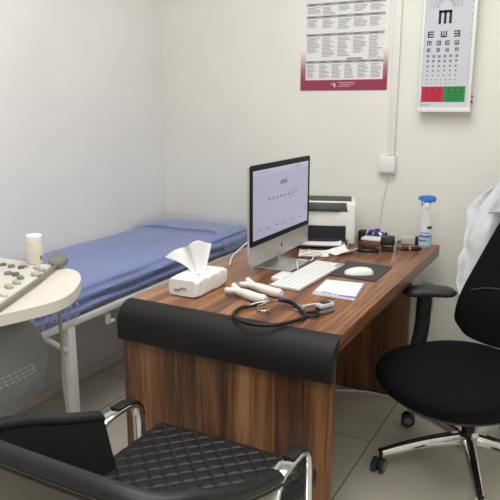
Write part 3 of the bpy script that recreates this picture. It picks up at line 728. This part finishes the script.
B().box((-0.645, YW - 0.03, 0.415), (-0.62, YW - 0.010, 0.44), 0.005).build('plug', M['black_pl'], so)
o = B().tube(catmull([(-0.662, 2.99, 0.49), (-0.672, 2.985, 0.40), (-0.66, 2.98, 0.30), (-0.655, 2.98, 0.15), (-0.66, 2.97, 0.02), (-0.70, 2.93, 0.006)], 8), 0.0035, 8).build('socket_cable', M['cable_w'])
tag(o, 'white cable hanging down from the socket behind the desk', 'cable')
o = B().tube(catmull([(-1.25, 2.70, 0.005), (-1.08, 2.72, 0.005), (-0.97, 2.765, 0.005), (-0.88, 2.80, 0.005), (-0.80, 2.86 - 0.05, 0.005), (-0.60, 2.80, 0.005)], 8), 0.0045, 8).build('floor_cable', M['cable_w'])
tag(o, 'white cable on the floor under the desk', 'cable')
# white cables on the desk
o = B().tube(catmull([(-1.245, 2.15, 0.7545), (-1.30, 2.26, 0.7545), (-1.322, 2.36, 0.765), (-1.29, 2.42, 0.80), (-1.20, 2.40, 0.82), (-1.09, 2.36, 0.85)], 8), 0.0035, 8).build('computer_cable', M['cable_w'])
tag(o, 'white cable arching out behind the computer towards the bed', 'cable')
wc = B()
wc.tube(catmull([(-1.06, 2.42, 0.755), (-1.0, 2.43, 0.77), (-0.985, 2.38, 0.7545), (-1.02, 2.33, 0.7635), (-1.0, 2.27, 0.7625), (-0.975, 2.22, 0.7545)], 8), 0.003, 8)
tag(wc.build('tangled_cable', M['cable_w'], smooth=60), 'tangled thin white cable beside the computer stand', 'cable')
wc = B().tube(catmull([(-1.075, 2.50, 0.7535), (-1.03, 2.47, 0.775), (-0.99, 2.46, 0.7585), (-0.985, 2.50, 0.758), (-1.03, 2.53, 0.757)], 8), 0.003, 8)
tag(wc.build('cable_loop', M['cable_w'], smooth=60), 'short loop of white cable between computer and printer', 'cable')

# ------------------------------------------------------------------ ultrasound machine
us = thing('ultrasound_machine', 'cream and grey medical console on a cart beside the bed foot', 'medical machine', (-1.45, 1.12, 0))
outl = [(-1.255, 0.88), (-1.215, 0.95), (-1.188, 1.02), (-1.170, 1.085), (-1.165, 1.14), (-1.185, 1.205), (-1.235, 1.285), (-1.285, 1.34), (-1.33, 1.37), (-1.385, 1.38), (-1.45, 1.365), (-1.62, 1.362), (-1.72, 1.36), (-1.75, 1.33), (-1.72, 0.86), (-1.66, 0.80), (-1.26, 0.80)]
outl = [tuple(p)[:2] for p in catmull([(x, y, 0) for x, y in outl], 4, True)]
B().prism(outl, 0.876, 0.905, 0.010, 4).build('console_tray', M['cream'], us, smooth=50)
pn = [(-1.255, 0.94), (-1.225, 0.985), (-1.33, 1.215), (-1.402, 1.345), (-1.68, 1.335), (-1.66, 0.90)]
B().prism(pn, 0.903, 0.921, 0.004, 2).build('control_panel', M['cream_d'], us)
B().tube(catmull([(-1.215, 0.985, 0.916), (-1.26, 1.085, 0.917), (-1.32, 1.215, 0.918), (-1.392, 1.355, 0.919)], 8), 0, flat=(0.005, 0.004)).build('trim_strip', M['strip_grey'], us, smooth=50)
B().lathe([(0.001, 0), (0.026, 0), (0.029, 0.004), (0.029, 0.017), (0.025, 0.022), (0.001, 0.024)], 28, Matrix.Translation((-1.403, 1.375, 0.919)) @ Euler((0.45, 0.2, 0)).to_matrix().to_4x4()).build('round_cap', M['strip_grey'], us)
def knob(x, y, r, h, m): B().lathe([(0.0005, 0), (r * .8, 0), (r * .8, h * .4), (r * .68, h * .6), (0.0005, h * .6)], 16, Matrix.Translation((x, y, 0.9205))).build('knob', M[m], us)
for x, y, r, h, m in ((-1.56, 1.265, .012, .012, 'key_dark'), (-1.525, 1.27, .012, .012, 'key_dark'), (-1.485, 1.265, .013, .014, 'key_grey'), (-1.45, 1.27, .012, .014, 'key_dark'),
                      (-1.43, 1.205, .014, .014, 'key_grey'), (-1.40, 1.205, .013, .016, 'key_dark'), (-1.49, 1.19, .012, .012, 'key_grey'), (-1.55, 1.18, .012, .012, 'key_dark')):
    knob(x, y, r, h, m)
def button(x, y, w, d, m, rot=-0.4):
    B().prism(sellipse(w, d, 3, 16), 0, 0.008, 0.002, 2, Matrix.Translation((x, y, 0.9205)) @ Matrix.Rotation(rot, 4, 'Z')).build('button', M[m], us)
for x, y, w, d, m in ((-1.405, 1.288, .014, .008, 'key_light'), (-1.376, 1.280, .013, .009, 'key_light'), (-1.352, 1.235, .016, .013, 'key_light'), (-1.365, 1.190, .015, .008, 'key_grey'), (-1.335, 1.150, .018, .009, 'key_light'), (-1.322, 1.112, .019, .009, 'key_light'),
                      (-1.275, 1.055, .016, .007, 'cream'), (-1.42, 1.12, .015, .009, 'key_grey'), (-1.40, 1.06, .015, .009, 'key_light'), (-1.32, 1.02, .012, .008, 'key_grey'), (-1.45, 1.29, .010, .006, 'key_light')):
    button(x, y, w, d, m)
# rounded grey housing under the console with a vent
b = B(); secs = []
for k in range(15):
    t = k / 14; z = 0.525 + 0.30 * t
    q = (1 - abs(2 * t - 1) ** 2.3) ** 0.5 if 0 < k < 14 else 0.25
    secs.append([(x, y, z) for x, y in sellipse(0.155 * (0.25 + 0.75 * q), 0.20 * (0.25 + 0.75 * q), 2.6, 40, -1.452, 1.08)])
b.loft(secs); b.build('grey_housing', M['body_grey'], us, smooth=60)
b = B()
for r in range(3):
    for k in range(9):
        y = 0.985 + 0.02 * k + 0.006 * r
        nx = -1.452 + 0.155 * (1 - (abs(y - 1.08) / 0.20) ** 2.6) ** (1 / 2.6)
        b.box((nx - 0.004, y - 0.006, 0.690 - 0.012 * r), (nx + 0.0015, y + 0.006, 0.696 - 0.012 * r), 0.001)
b.build('vent_grille', M['vent'], us)
B().lathe([(0.05, 0.12), (0.05, 0.58)], 24, Matrix.Translation((-1.45, 1.08, 0))).build('column', M['body_grey'], us)
B().prism(sellipse(0.21, 0.25, 4, 40, -1.46, 1.08), 0.07, 0.14, 0.02, 3).build('cart_base', M['cream'], us)
for x, y in ((-1.60, 0.90), (-1.32, 0.90), (-1.60, 1.26), (-1.32, 1.26)):
    B().lathe([(0.01, -0.014), (0.033, -0.014), (0.036, -0.008), (0.036, 0.008), (0.033, 0.014), (0.01, 0.014)], 20, Matrix.Translation((x, y, 0.0365)) @ Euler((0, PI / 2, 0)).to_matrix().to_4x4()).build('caster', M['dark_pl'], us)
B().tube(catmull([(-1.36, 1.30, 0.875), (-1.365, 1.325, 0.80), (-1.375, 1.335, 0.68), (-1.378, 1.335, 0.55), (-1.372, 1.34, 0.40), (-1.36, 1.33, 0.25), (-1.38, 1.30, 0.12), (-1.42, 1.27, 0.09)], 6), 0.0055, 8).build('hanging_cable', M['cable_g'], us, smooth=60)
gb = thing('gel_bottle', 'cream plastic gel cup with white lid on the medical console', 'bottle', (-1.463, 1.339, 0.9215))
gb.scale = (1.14, 1.14, 1.28)
B().lathe([(0.001, 0), (0.021, 0), (0.0225, 0.003), (0.0215, 0.05), (0.0205, 0.054), (0.001, 0.054)], 24).build('cup_body', M['cream'], gb, local=True)
B().lathe([(0.001, 0.052), (0.0215, 0.052), (0.0222, 0.056), (0.0215, 0.066), (0.019, 0.069), (0.001, 0.070)], 24).build('cup_lid', M['white_pl'], gb, local=True)
B().box((0.0205, -0.004, 0.010), (0.0228, 0.004, 0.020), 0.0005).build('cup_mark', M['key_grey'], gb, local=True)

# ------------------------------------------------------------------ visitor chair (black tub chair, chrome arms)
VC = thing('visitor_chair', 'low black tub armchair with quilted seat and chrome arms', 'chair', (-0.785, 1.05, 0))
cx = -0.785
# plan path of the shell centre line, with top height
path = [(-0.255, 1.115, 0.628), (-0.262, 1.00, 0.672), (-0.268, 0.90, 0.715), (-0.262, 0.80, 0.750), (-0.225, 0.735, 0.768), (-0.15, 0.708, 0.780), (0, 0.702, 0.783),
        (0.15, 0.708, 0.780), (0.225, 0.735, 0.768), (0.262, 0.80, 0.750), (0.268, 0.90, 0.70), (0.262, 1.00, 0.655), (0.255, 1.115, 0.612)]
pp = catmull(path, 6)
def shell_sections(t_in, t_out, zfun_bot, rim):
    secs = []
    for i, p in enumerate(pp):
        a = pp[max(0, i - 1)]; c = pp[min(len(pp) - 1, i + 1)]
        d = Vector((c.x - a.x, c.y - a.y, 0)).normalized(); nrm = Vector((d.y, -d.x, 0))   # outward? path goes left-front -> back -> right-front
        ctr = Vector((0, 1.0, 0)); base = Vector((p.x, p.y, 0))
        if (base - ctr).dot(nrm) < 0: nrm = -nrm
        secs.append((base, nrm, p.z))
    return secs
S = shell_sections(0, 0, None, None)
def shell(o_in, o_out, ztop_off, zbot, lean, seg):
    b = B(); secs = []
    for base, nrm, zt_ in S:
        base = base + Vector((cx, 0, 0))
        zt2 = zt_ + ztop_off
        lp = []
        for t in [k / seg for k in range(seg + 1)]:        # outer side upward
            z = zbot + (zt2 - zbot) * t
            lp.append(base + nrm * (o_out - lean * (1 - t)) + Vector((0, 0, z)))
        for t in [1 - k / seg for k in range(seg + 1)]:
            z = zbot + (zt2 - zbot) * t
            lp.append(base + nrm * (o_in - lean * (1 - t)) + Vector((0, 0, z)))
        secs.append(lp)
    b.loft(secs)
    return b
shell(-0.002, 0.014, -0.012, 0.40, 0.05, 6).build('back_shell', M['backshell'], VC, smooth=60)
shell(-0.022, -0.002, -0.012, 0.42, 0.05, 6).build('backrest', M['blackleather'], VC, smooth=60)
# rolled rim
b = B(); secs = []
for base, nrm, zt_ in S:
    base = base + Vector((cx, 0, zt_ - 0.012))
    secs.append([base + nrm * (-0.004 + 0.0215 * math.cos(a)) + Vector((0, 0, 0.017 * math.sin(a))) for a in [2 * PI * k / 14 for k in range(14)]])
b.loft(secs); b.build('rim', M['rimleather'], VC, smooth=70)
b = B()
b.tube([base + Vector((cx, 0, zt_ - 0.024)) + nrm * 0.0185 for base, nrm, zt_ in S], 0.003, 8)
b.build('piping', M['blackleather'], VC, smooth=70)
# quilted seat cushion
SX, SY0_, SY1_ = 0.255, 0.775, 1.385
def quilt(u, v):
    x = -SX + 2 * SX * u; y = SY0_ + (SY1_ - SY0_) * v
    p = (x + y) / 0.054; q = (x - y) / 0.054
    dx = abs(p - round(p)) ; dy = abs(q - round(q))
    g = min(dx, dy)
    z = 0.482 + 0.0042 * (1 - math.exp(-g * 13))
    e = min(min(u, 1 - u) * 2 * SX, min(v, 1 - v) * (SY1_ - SY0_))
    z -= 0.030 * max(0, 1 - e / 0.03) ** 2
    z += 0.012 * (1 - (2 * u - 1) ** 2) * 0.5
    return Vector((cx - 0.012 + x, y, z))
b = B().grid(quilt, 150, 190)
b.box((cx - 0.012 - SX, SY0_, 0.415), (cx - 0.012 + SX, SY1_, 0.4525), 0.006)
b.build('seat', M['seatleather'], VC, smooth=60)
# chrome arm loops: each a flat bar up the wing edge, forward, and down to the floor
for s in (-1, 1):
    x = cx - 0.010 + s * 0.256
    pts = [(x, 1.055, 0.40), (x, 1.085, 0.50), (x, 1.112, 0.562), (x, 1.124, 0.578), (x, 1.145, 0.587), (x, 1.19, 0.590), (x, 1.232, 0.589), (x, 1.264, 0.582), (x, 1.284, 0.562), (x, 1.291, 0.525), (x, 1.294, 0.40), (x, 1.294, 0.2), (x, 1.294, 0.004)]
    arm = B().tube(pts, 0, flat=(0.0055, 0.019)).build('arm_loop', M['chrome'], VC, smooth=50)
    B().tube([(x, 1.195, 0.5965), (x, 1.236, 0.5955), (x, 1.271, 0.587), (x, 1.291, 0.566), (x, 1.298, 0.537)], 0, flat=(0.0165, 0.005)).build('arm_pad', M['blackleather'], arm, smooth=50)
    B().tube([(x, 0.86, 0.004), (x, 0.87, 0.2), (x * 1.0 - s * 0.012, 0.88, 0.405)], 0, flat=(0.0055, 0.018)).build('rear_leg', M['chrome'], VC, smooth=50)
    B().box((x - 0.02, 0.87, 0.402), (x + 0.02, 1.285, 0.414), 0.003).build('side_rail', M['chrome'], VC)

# ------------------------------------------------------------------ office chair
HUB = Vector((-0.305, 2.37, 0)); FA = math.radians(245)
oc = thing('office_chair', 'black mesh swivel office chair with chrome star base', 'chair', tuple(HUB), FA)   # local +x = the way it faces, +y = sitter's left
def at_ang(a, r, z): a = math.radians(a) - FA; return Vector((r * math.cos(a), r * math.sin(a), z))
for ang in (215, 143, 71, 359, 287):
    d0, d1 = at_ang(ang, 0.03, 0.128), at_ang(ang, 0.345, 0.085)
    side = Vector((-math.sin(math.radians(ang) - FA), math.cos(math.radians(ang) - FA), 0))
    b = B(); secs = []
    for k in range(9):
        t = k / 8; p = d0.lerp(d1, t); w = 0.024 - 0.008 * t; h = 0.024 - 0.011 * t; drop = 0.008 * math.sin(PI * t)
        p = p + Vector((0, 0, drop))
        secs.append([p + side * (w * c) + Vector((0, 0, h * s)) for c, s in ((1, -0.8), (1.0, 0.1), (0.7, 0.8), (0.25, 1), (-0.25, 1), (-0.7, 0.8), (-1.0, 0.1), (-1, -0.8))])
    b.loft(secs); arm = b.build('base_arm', M['chrome'], oc, local=True, smooth=40)
    b = B()
    secs = []
    for k in range(7):
        t = 0.12 + 0.8 * k / 6; p = d0.lerp(d1, t) + Vector((0, 0, 0.008 * math.sin(PI * t))); h = 0.024 - 0.011 * t; w = 0.008
        secs.append([p + side * (w * c) + Vector((0, 0, h + z)) for c, z in ((1, -0.002), (0.8, 0.0018), (-0.8, 0.0018), (-1, -0.002))])
    b.loft(secs); b.build('arm_inlay', M['black_pl'], arm, local=True)
    e = at_ang(ang, 0.355, 0)
    ca = math.radians(ang) - FA + 0.9
    Mx = Matrix.Translation((e.x, e.y, 0.0305)) @ Matrix.Rotation(ca, 4, 'Z') @ Euler((PI / 2, 0, 0)).to_matrix().to_4x4()
    b = B()
    for s in (-1, 1): b.lathe([(0.008, s * 0.006 - 0.0), (0.027, s * 0.006), (0.030, s * 0.010), (0.030, s * 0.020), (0.026, s * 0.024), (0.008, s * 0.024)], 22, Mx)
    cs = b.build('caster', M['dark_pl'], oc, local=True)
    for s in (-1, 1): B().lathe([(0.001, s * 0.0235), (0.018, s * 0.0235), (0.017, s * 0.0255), (0.001, s * 0.026)], 18, Mx).build('wheel_cap', M['key_grey'], cs, local=True)
    B().lathe([(0.007, 0.03), (0.007, 0.088), (0.012, 0.09), (0.012, 0.096), (0.001, 0.097)], 12, Matrix.Translation((e.x * 0.98, e.y * 0.98, 0))).build('caster_stem', M['black_pl'], cs, local=True)
B().lathe([(0.001, 0.075), (0.038, 0.075), (0.046, 0.09), (0.046, 0.145), (0.036, 0.158), (0.001, 0.16)], 28).build('base_hub', M['chrome'], oc, local=True)
B().lathe([(0.026, 0.15), (0.026, 0.26), (0.017, 0.262), (0.017, 0.36), (0.001, 0.36)], 24).build('gas_column', M['black_pl'], oc, local=True)
B().box((-0.10, -0.07, 0.335), (0.10, 0.07, 0.375), 0.012, 3).build('tilt_mechanism', M['black_pl'], oc, local=True)
def rsec(cx_, hx, hy, e, z, n=48): return [(x, y, z) for x, y in sellipse(hx, hy, e, n, cx_, 0)]
SC = 0.150
SM = Matrix.Translation((SC, 0.045, 0)) @ Matrix.Rotation(math.radians(-14), 4, 'Z') @ Matrix.Translation((-SC, 0, 0))
b = B()
b.loft([rsec(SC, 0.20, 0.19, 3, 0.366), rsec(SC, 0.245, 0.235, 2.6, 0.376), rsec(SC, 0.272, 0.265, 2.5, 0.392), rsec(SC, 0.275, 0.268, 2.5, 0.400)], M=SM)
b.build('seat_shell', M['dark_pl'], oc, local=True, smooth=60)
# cushion: domed, waterfall front
def seatp(i, j, n=48, m=14):
    t = i / m; th = 2 * PI * j / n
    if t < 0.3:
        q = t / 0.3; k = 0.955 + 0.045 * math.sin(q * PI / 2); z = 0.398 + 0.045 * q
    else:
        q = (t - 0.3) / 0.7; k = math.cos(q * PI / 2) ** 0.55 if q < 1 else 0.0; z = 0.443 + 0.050 * math.sin(q * PI / 2) ** 0.8
    c, s = math.cos(th), math.sin(th); e = 2.45
    x = 0.285 * k * math.copysign(abs(c) ** (2 / e), c); y = 0.278 * k * math.copysign(abs(s) ** (2 / e), s)
    z -= 0.018 * max(0, x / 0.285) ** 3 * (1 if t > 0.2 else 0.3)
    z -= 0.010 * math.exp(-((x + 0.06) / 0.13) ** 2 - (y / 0.13) ** 2) * (t > 0.3)
    return Vector((SC + x, y, z))
b = B(); b.loft([[seatp(i, j) for j in range(48)] for i in range(15)], M=SM); b.build('seat', M['seat_fab'], oc, local=True, smooth=70)
# backrest: shield-shaped, reclined
def back_pt(u, v, d):
    # v 0..1 height, u -1..1 across, d depth offset (positive = forward)
    z = 0.508 + 0.487 * v
    w = 0.176 * (1 - 0.10 * (1 - v) ** 6) * (1 - 0.60 * v ** 1.6)
    if v < 0.10: w *= 0.80 + 0.20 * math.sin(v / 0.10 * PI / 2)
    if v > 0.93: w *= math.cos((v - 0.93) / 0.07 * 1.1)
    y = u * w
    x = -0.115 - 0.14 * v + 0.05 * (u * w / 0.25) ** 2 + 0.025 * math.exp(-((v - 0.25) / 0.25) ** 2) + d
    return Vector((x, y, z - 0.02 * (v < 0.2) * (1 - v / 0.2) * (1 - u * u) * 1.0))
b = B(); secs = []
nv_, nu_ = 34, 24
for i in range(nv_ + 1):
    v = i / nv_; lp = []
    for k in range(nu_ + 1):
        u = -1 + 2 * k / nu_; lp.append(back_pt(u, v, 0.024 * (1 - u ** 6)))
    for k in range(nu_ + 1):
        u = 1 - 2 * k / nu_; lp.append(back_pt(u, v, -0.024 * (1 - u ** 6) - 0.006))
    secs.append(lp)
b.loft(secs); b.build('backrest', M['mesh_black'], oc, local=True, smooth=60)
# lumbar pad seam
b = B().tube(catmull([back_pt(u, 0.30 + 0.10 * (1 - u * u), 0.026) for u in (-0.7, -0.35, 0, 0.35, 0.7)], 6), 0.004, 6)
b.tube(catmull([back_pt(0.72, v, 0.020) for v in (0.16, 0.25, 0.33, 0.40)], 5), 0.004, 6)
b.build('back_seam', M['dark_pl'], oc, local=True)
B().tube(catmull([(-0.08, 0, 0.355), (-0.20, 0, 0.36), (-0.275, 0, 0.42), (-0.285, 0, 0.60), (-0.325, 0, 0.85), (-0.335, 0, 1.0), (-0.315, 0, 1.07)], 6), 0, flat=(0.03, 0.010)).build('back_spine', M['dark_pl'], oc, local=True, smooth=50)
b = B(); secs = []
for i in range(13):
    t = i / 12; y = 0.112 * (2 * t - 1); k = (1 - abs(2 * t - 1) ** 4) ** 0.5 if 0 < i < 12 else 0.15
    secs.append([(-0.30 + 0.04 * (2 * t - 1) ** 2 + 0.03 * k * math.cos(a), y, 1.075 + 0.045 * k * math.sin(a)) for a in [2 * PI * q / 16 for q in range(16)]])
b.loft(secs); b.build('headrest', mat('grey_headrest', (92, 93, 96), 0.7, var=0.1, vscale=200), oc, local=True, smooth=60)
for s in (-1, 1):
    b = B()
    yy = s * 0.272
    b.tube(catmull([(0.03, s * 0.18, 0.385), (0.02, s * 0.262, 0.39), (-0.01, yy, 0.42), (-0.03, yy, 0.50), (-0.035, yy, 0.64)], 6), 0, flat=(0.030, 0.013))
    a = b.build('arm_post', M['black_pl'], oc, local=True, smooth=50)
    rot = math.radians(45) * (-1 if s < 0 else 1)
    b = B(); secs = []
    for i in range(17):
        t = i / 16; x = -0.106 + 0.212 * t; k = (1 - abs(2 * t - 1) ** 5) ** 0.5 if 0 < i < 16 else 0.2
        zc = 0.658 - 0.012 * t ** 3 - 0.006 * (1 - t) ** 3
        secs.append([(x, 0.046 * k * math.copysign(abs(math.cos(q)) ** 0.7, math.cos(q)), zc + 0.020 * k * math.copysign(abs(math.sin(q)) ** 0.7, math.sin(q))) for q in [2 * PI * j / 18 for j in range(18)]])
    b.loft(secs, M=Matrix.Translation((-0.03, s * 0.245, 0)) @ Matrix.Rotation(rot, 4, 'Z'))
    b.build('armrest', M['dark_pl'], oc, local=True, smooth=60)

# ------------------------------------------------------------------ white coat hung over the chair back
ct = thing('white_coat', 'white doctor coat draped over the back of the office chair', 'coat', tuple(HUB), FA)
def coat_w(v):  # half width by height fraction (0 hem .. 1 shoulder)
    pts = [(0, 0.20), (0.15, 0.265), (0.4, 0.28), (0.62, 0.29), (0.72, 0.25), (0.82, 0.17), (0.92, 0.10), (1.0, 0.06)]
    for (a, wa), (c, wc_) in zip(pts, pts[1:]):
        if v <= c: return wa + (wc_ - wa) * (v - a) / (c - a)
    return pts[-1][1]
def coat_pt(u, v):
    z = 0.46 + 0.10 * u * u * (1 - v) + 0.75 * v; w = coat_w(v); y = u * w
    recl = -0.255 - 0.135 * max(0, min(1, (z - 0.5) / 0.6))
    x = recl - 0.06 + 0.13 * abs(u) ** 2.4 * (1 - 0.5 * v)
    x += 0.014 * math.sin(y * 60 + 4 * vnoise(v * 5, 1)) * (1 - 0.4 * v) + 0.034 * vnoise(u * 7, v * 10)
    y += 0.010 * vnoise(v * 11, u * 3)
    x += 0.009 * math.sin(48 * (z + 0.9 * abs(y)) + 5 * vnoise(v * 4, u * 3)) * (0.5 + vnoise(u * 4 + 3, v * 5))
    return Vector((x, y, z))
o = B().grid(lambda a, c: coat_pt(2 * a - 1, c), 60, 60).build('coat_back', M['coat'], ct, local=True, smooth=70); mod_solid(o, 0.004)
# front part folded over the top, showing above the backrest
def coat_top(a, c):
    u = 2 * a - 1; v = 1 - 0.32 * c
    p = coat_pt(u, 1.0)
    w = 0.05 + 0.13 * c ** 0.8
    return Vector((-0.385 + 0.085 * math.sin(min(1, c * 2.2) * PI / 2) + 0.01 * vnoise(u * 5, c * 6) - 0.02 * c + 0.02 * abs(u), u * w, 1.205 + 0.02 * math.sin(min(1, c * 2) * PI) - 0.22 * c - 0.03 * abs(u) * c))
o = B().grid(coat_top, 40, 30).build('coat_collar', M['coat'], ct, local=True, smooth=70); mod_solid(o, 0.004)
for s in (-1, 1):
    b = B(); secs = []
    ctr = catmull([(-0.40, s * 0.075, 1.16), (-0.375, s * 0.135, 1.08), (-0.345, s * 0.19, 0.96), (-0.315, s * 0.222, 0.80), (-0.295, s * 0.232, 0.66), (-0.28, s * 0.225, 0.56)], 6)
    for i, p in enumerate(ctr):
        t = i / (len(ctr) - 1); rx = 0.034 + 0.006 * math.sin(t * 14); ry = (0.055 + 0.010 * t) * (1 + 0.12 * vnoise(t * 9, s))
        secs.append([p + Vector((rx * math.cos(q) * (1 + 0.6 * vnoise(q * 2 + 5, t * 14)), ry * math.sin(q) * (1 + 0.5 * vnoise(q * 2, t * 12)), 0.012 * vnoise(q, t * 8))) for q in [2 * PI * j / 20 for j in range(20)]])
    b.loft(secs); b.build('sleeve', M['coat'], ct, local=True, smooth=70)

# ------------------------------------------------------------------ light, world, camera
def area(name, loc, sx_, sy_, power, rot=(0, 0, 0), col=(1, 0.975, 0.93)):
    l = bpy.data.lights.new(name, 'AREA'); l.shape = 'RECTANGLE'; l.size = sx_; l.size_y = sy_; l.energy = power; l.color = col
    o = bpy.data.objects.new(name, l); COL.objects.link(o); o.location = loc; o.rotation_euler = rot
area('ceiling_light', (-0.8, 1.7, 2.70), 1.3, 1.3, 29, col=(1, 0.985, 0.955))
area('ceiling_light', (-0.2, 0.1, 2.70), 1.3, 1.3, 27, col=(1, 0.985, 0.955))
area('near_fill_light', (0.7, -1.22, 1.5), 1.6, 1.6, 15, rot=(math.radians(80), 0, math.radians(25)), col=(0.95, 0.98, 1))  # added fill lamp by the near wall, brightens desk front and floor
w = bpy.data.worlds.new('World'); scene.world = w; w.use_nodes = True
w.node_tree.nodes['Background'].inputs[0].default_value = (0.9, 0.95, 1, 1); w.node_tree.nodes['Background'].inputs[1].default_value = 0.3
cam = bpy.data.cameras.new('camera'); co = bpy.data.objects.new('camera', cam); COL.objects.link(co)
co.location = (0, 0, 1.4); co.rotation_euler = (math.radians(90 - 13.2), 0, math.radians(28.2))
cam.sensor_width = 36; cam.lens = 36 * 630 / 500; cam.clip_start = 0.05
scene.camera = co
scene.view_settings.view_transform = 'Standard'
scene.view_settings.exposure = 0.0
scene.cycles.max_bounces = 8
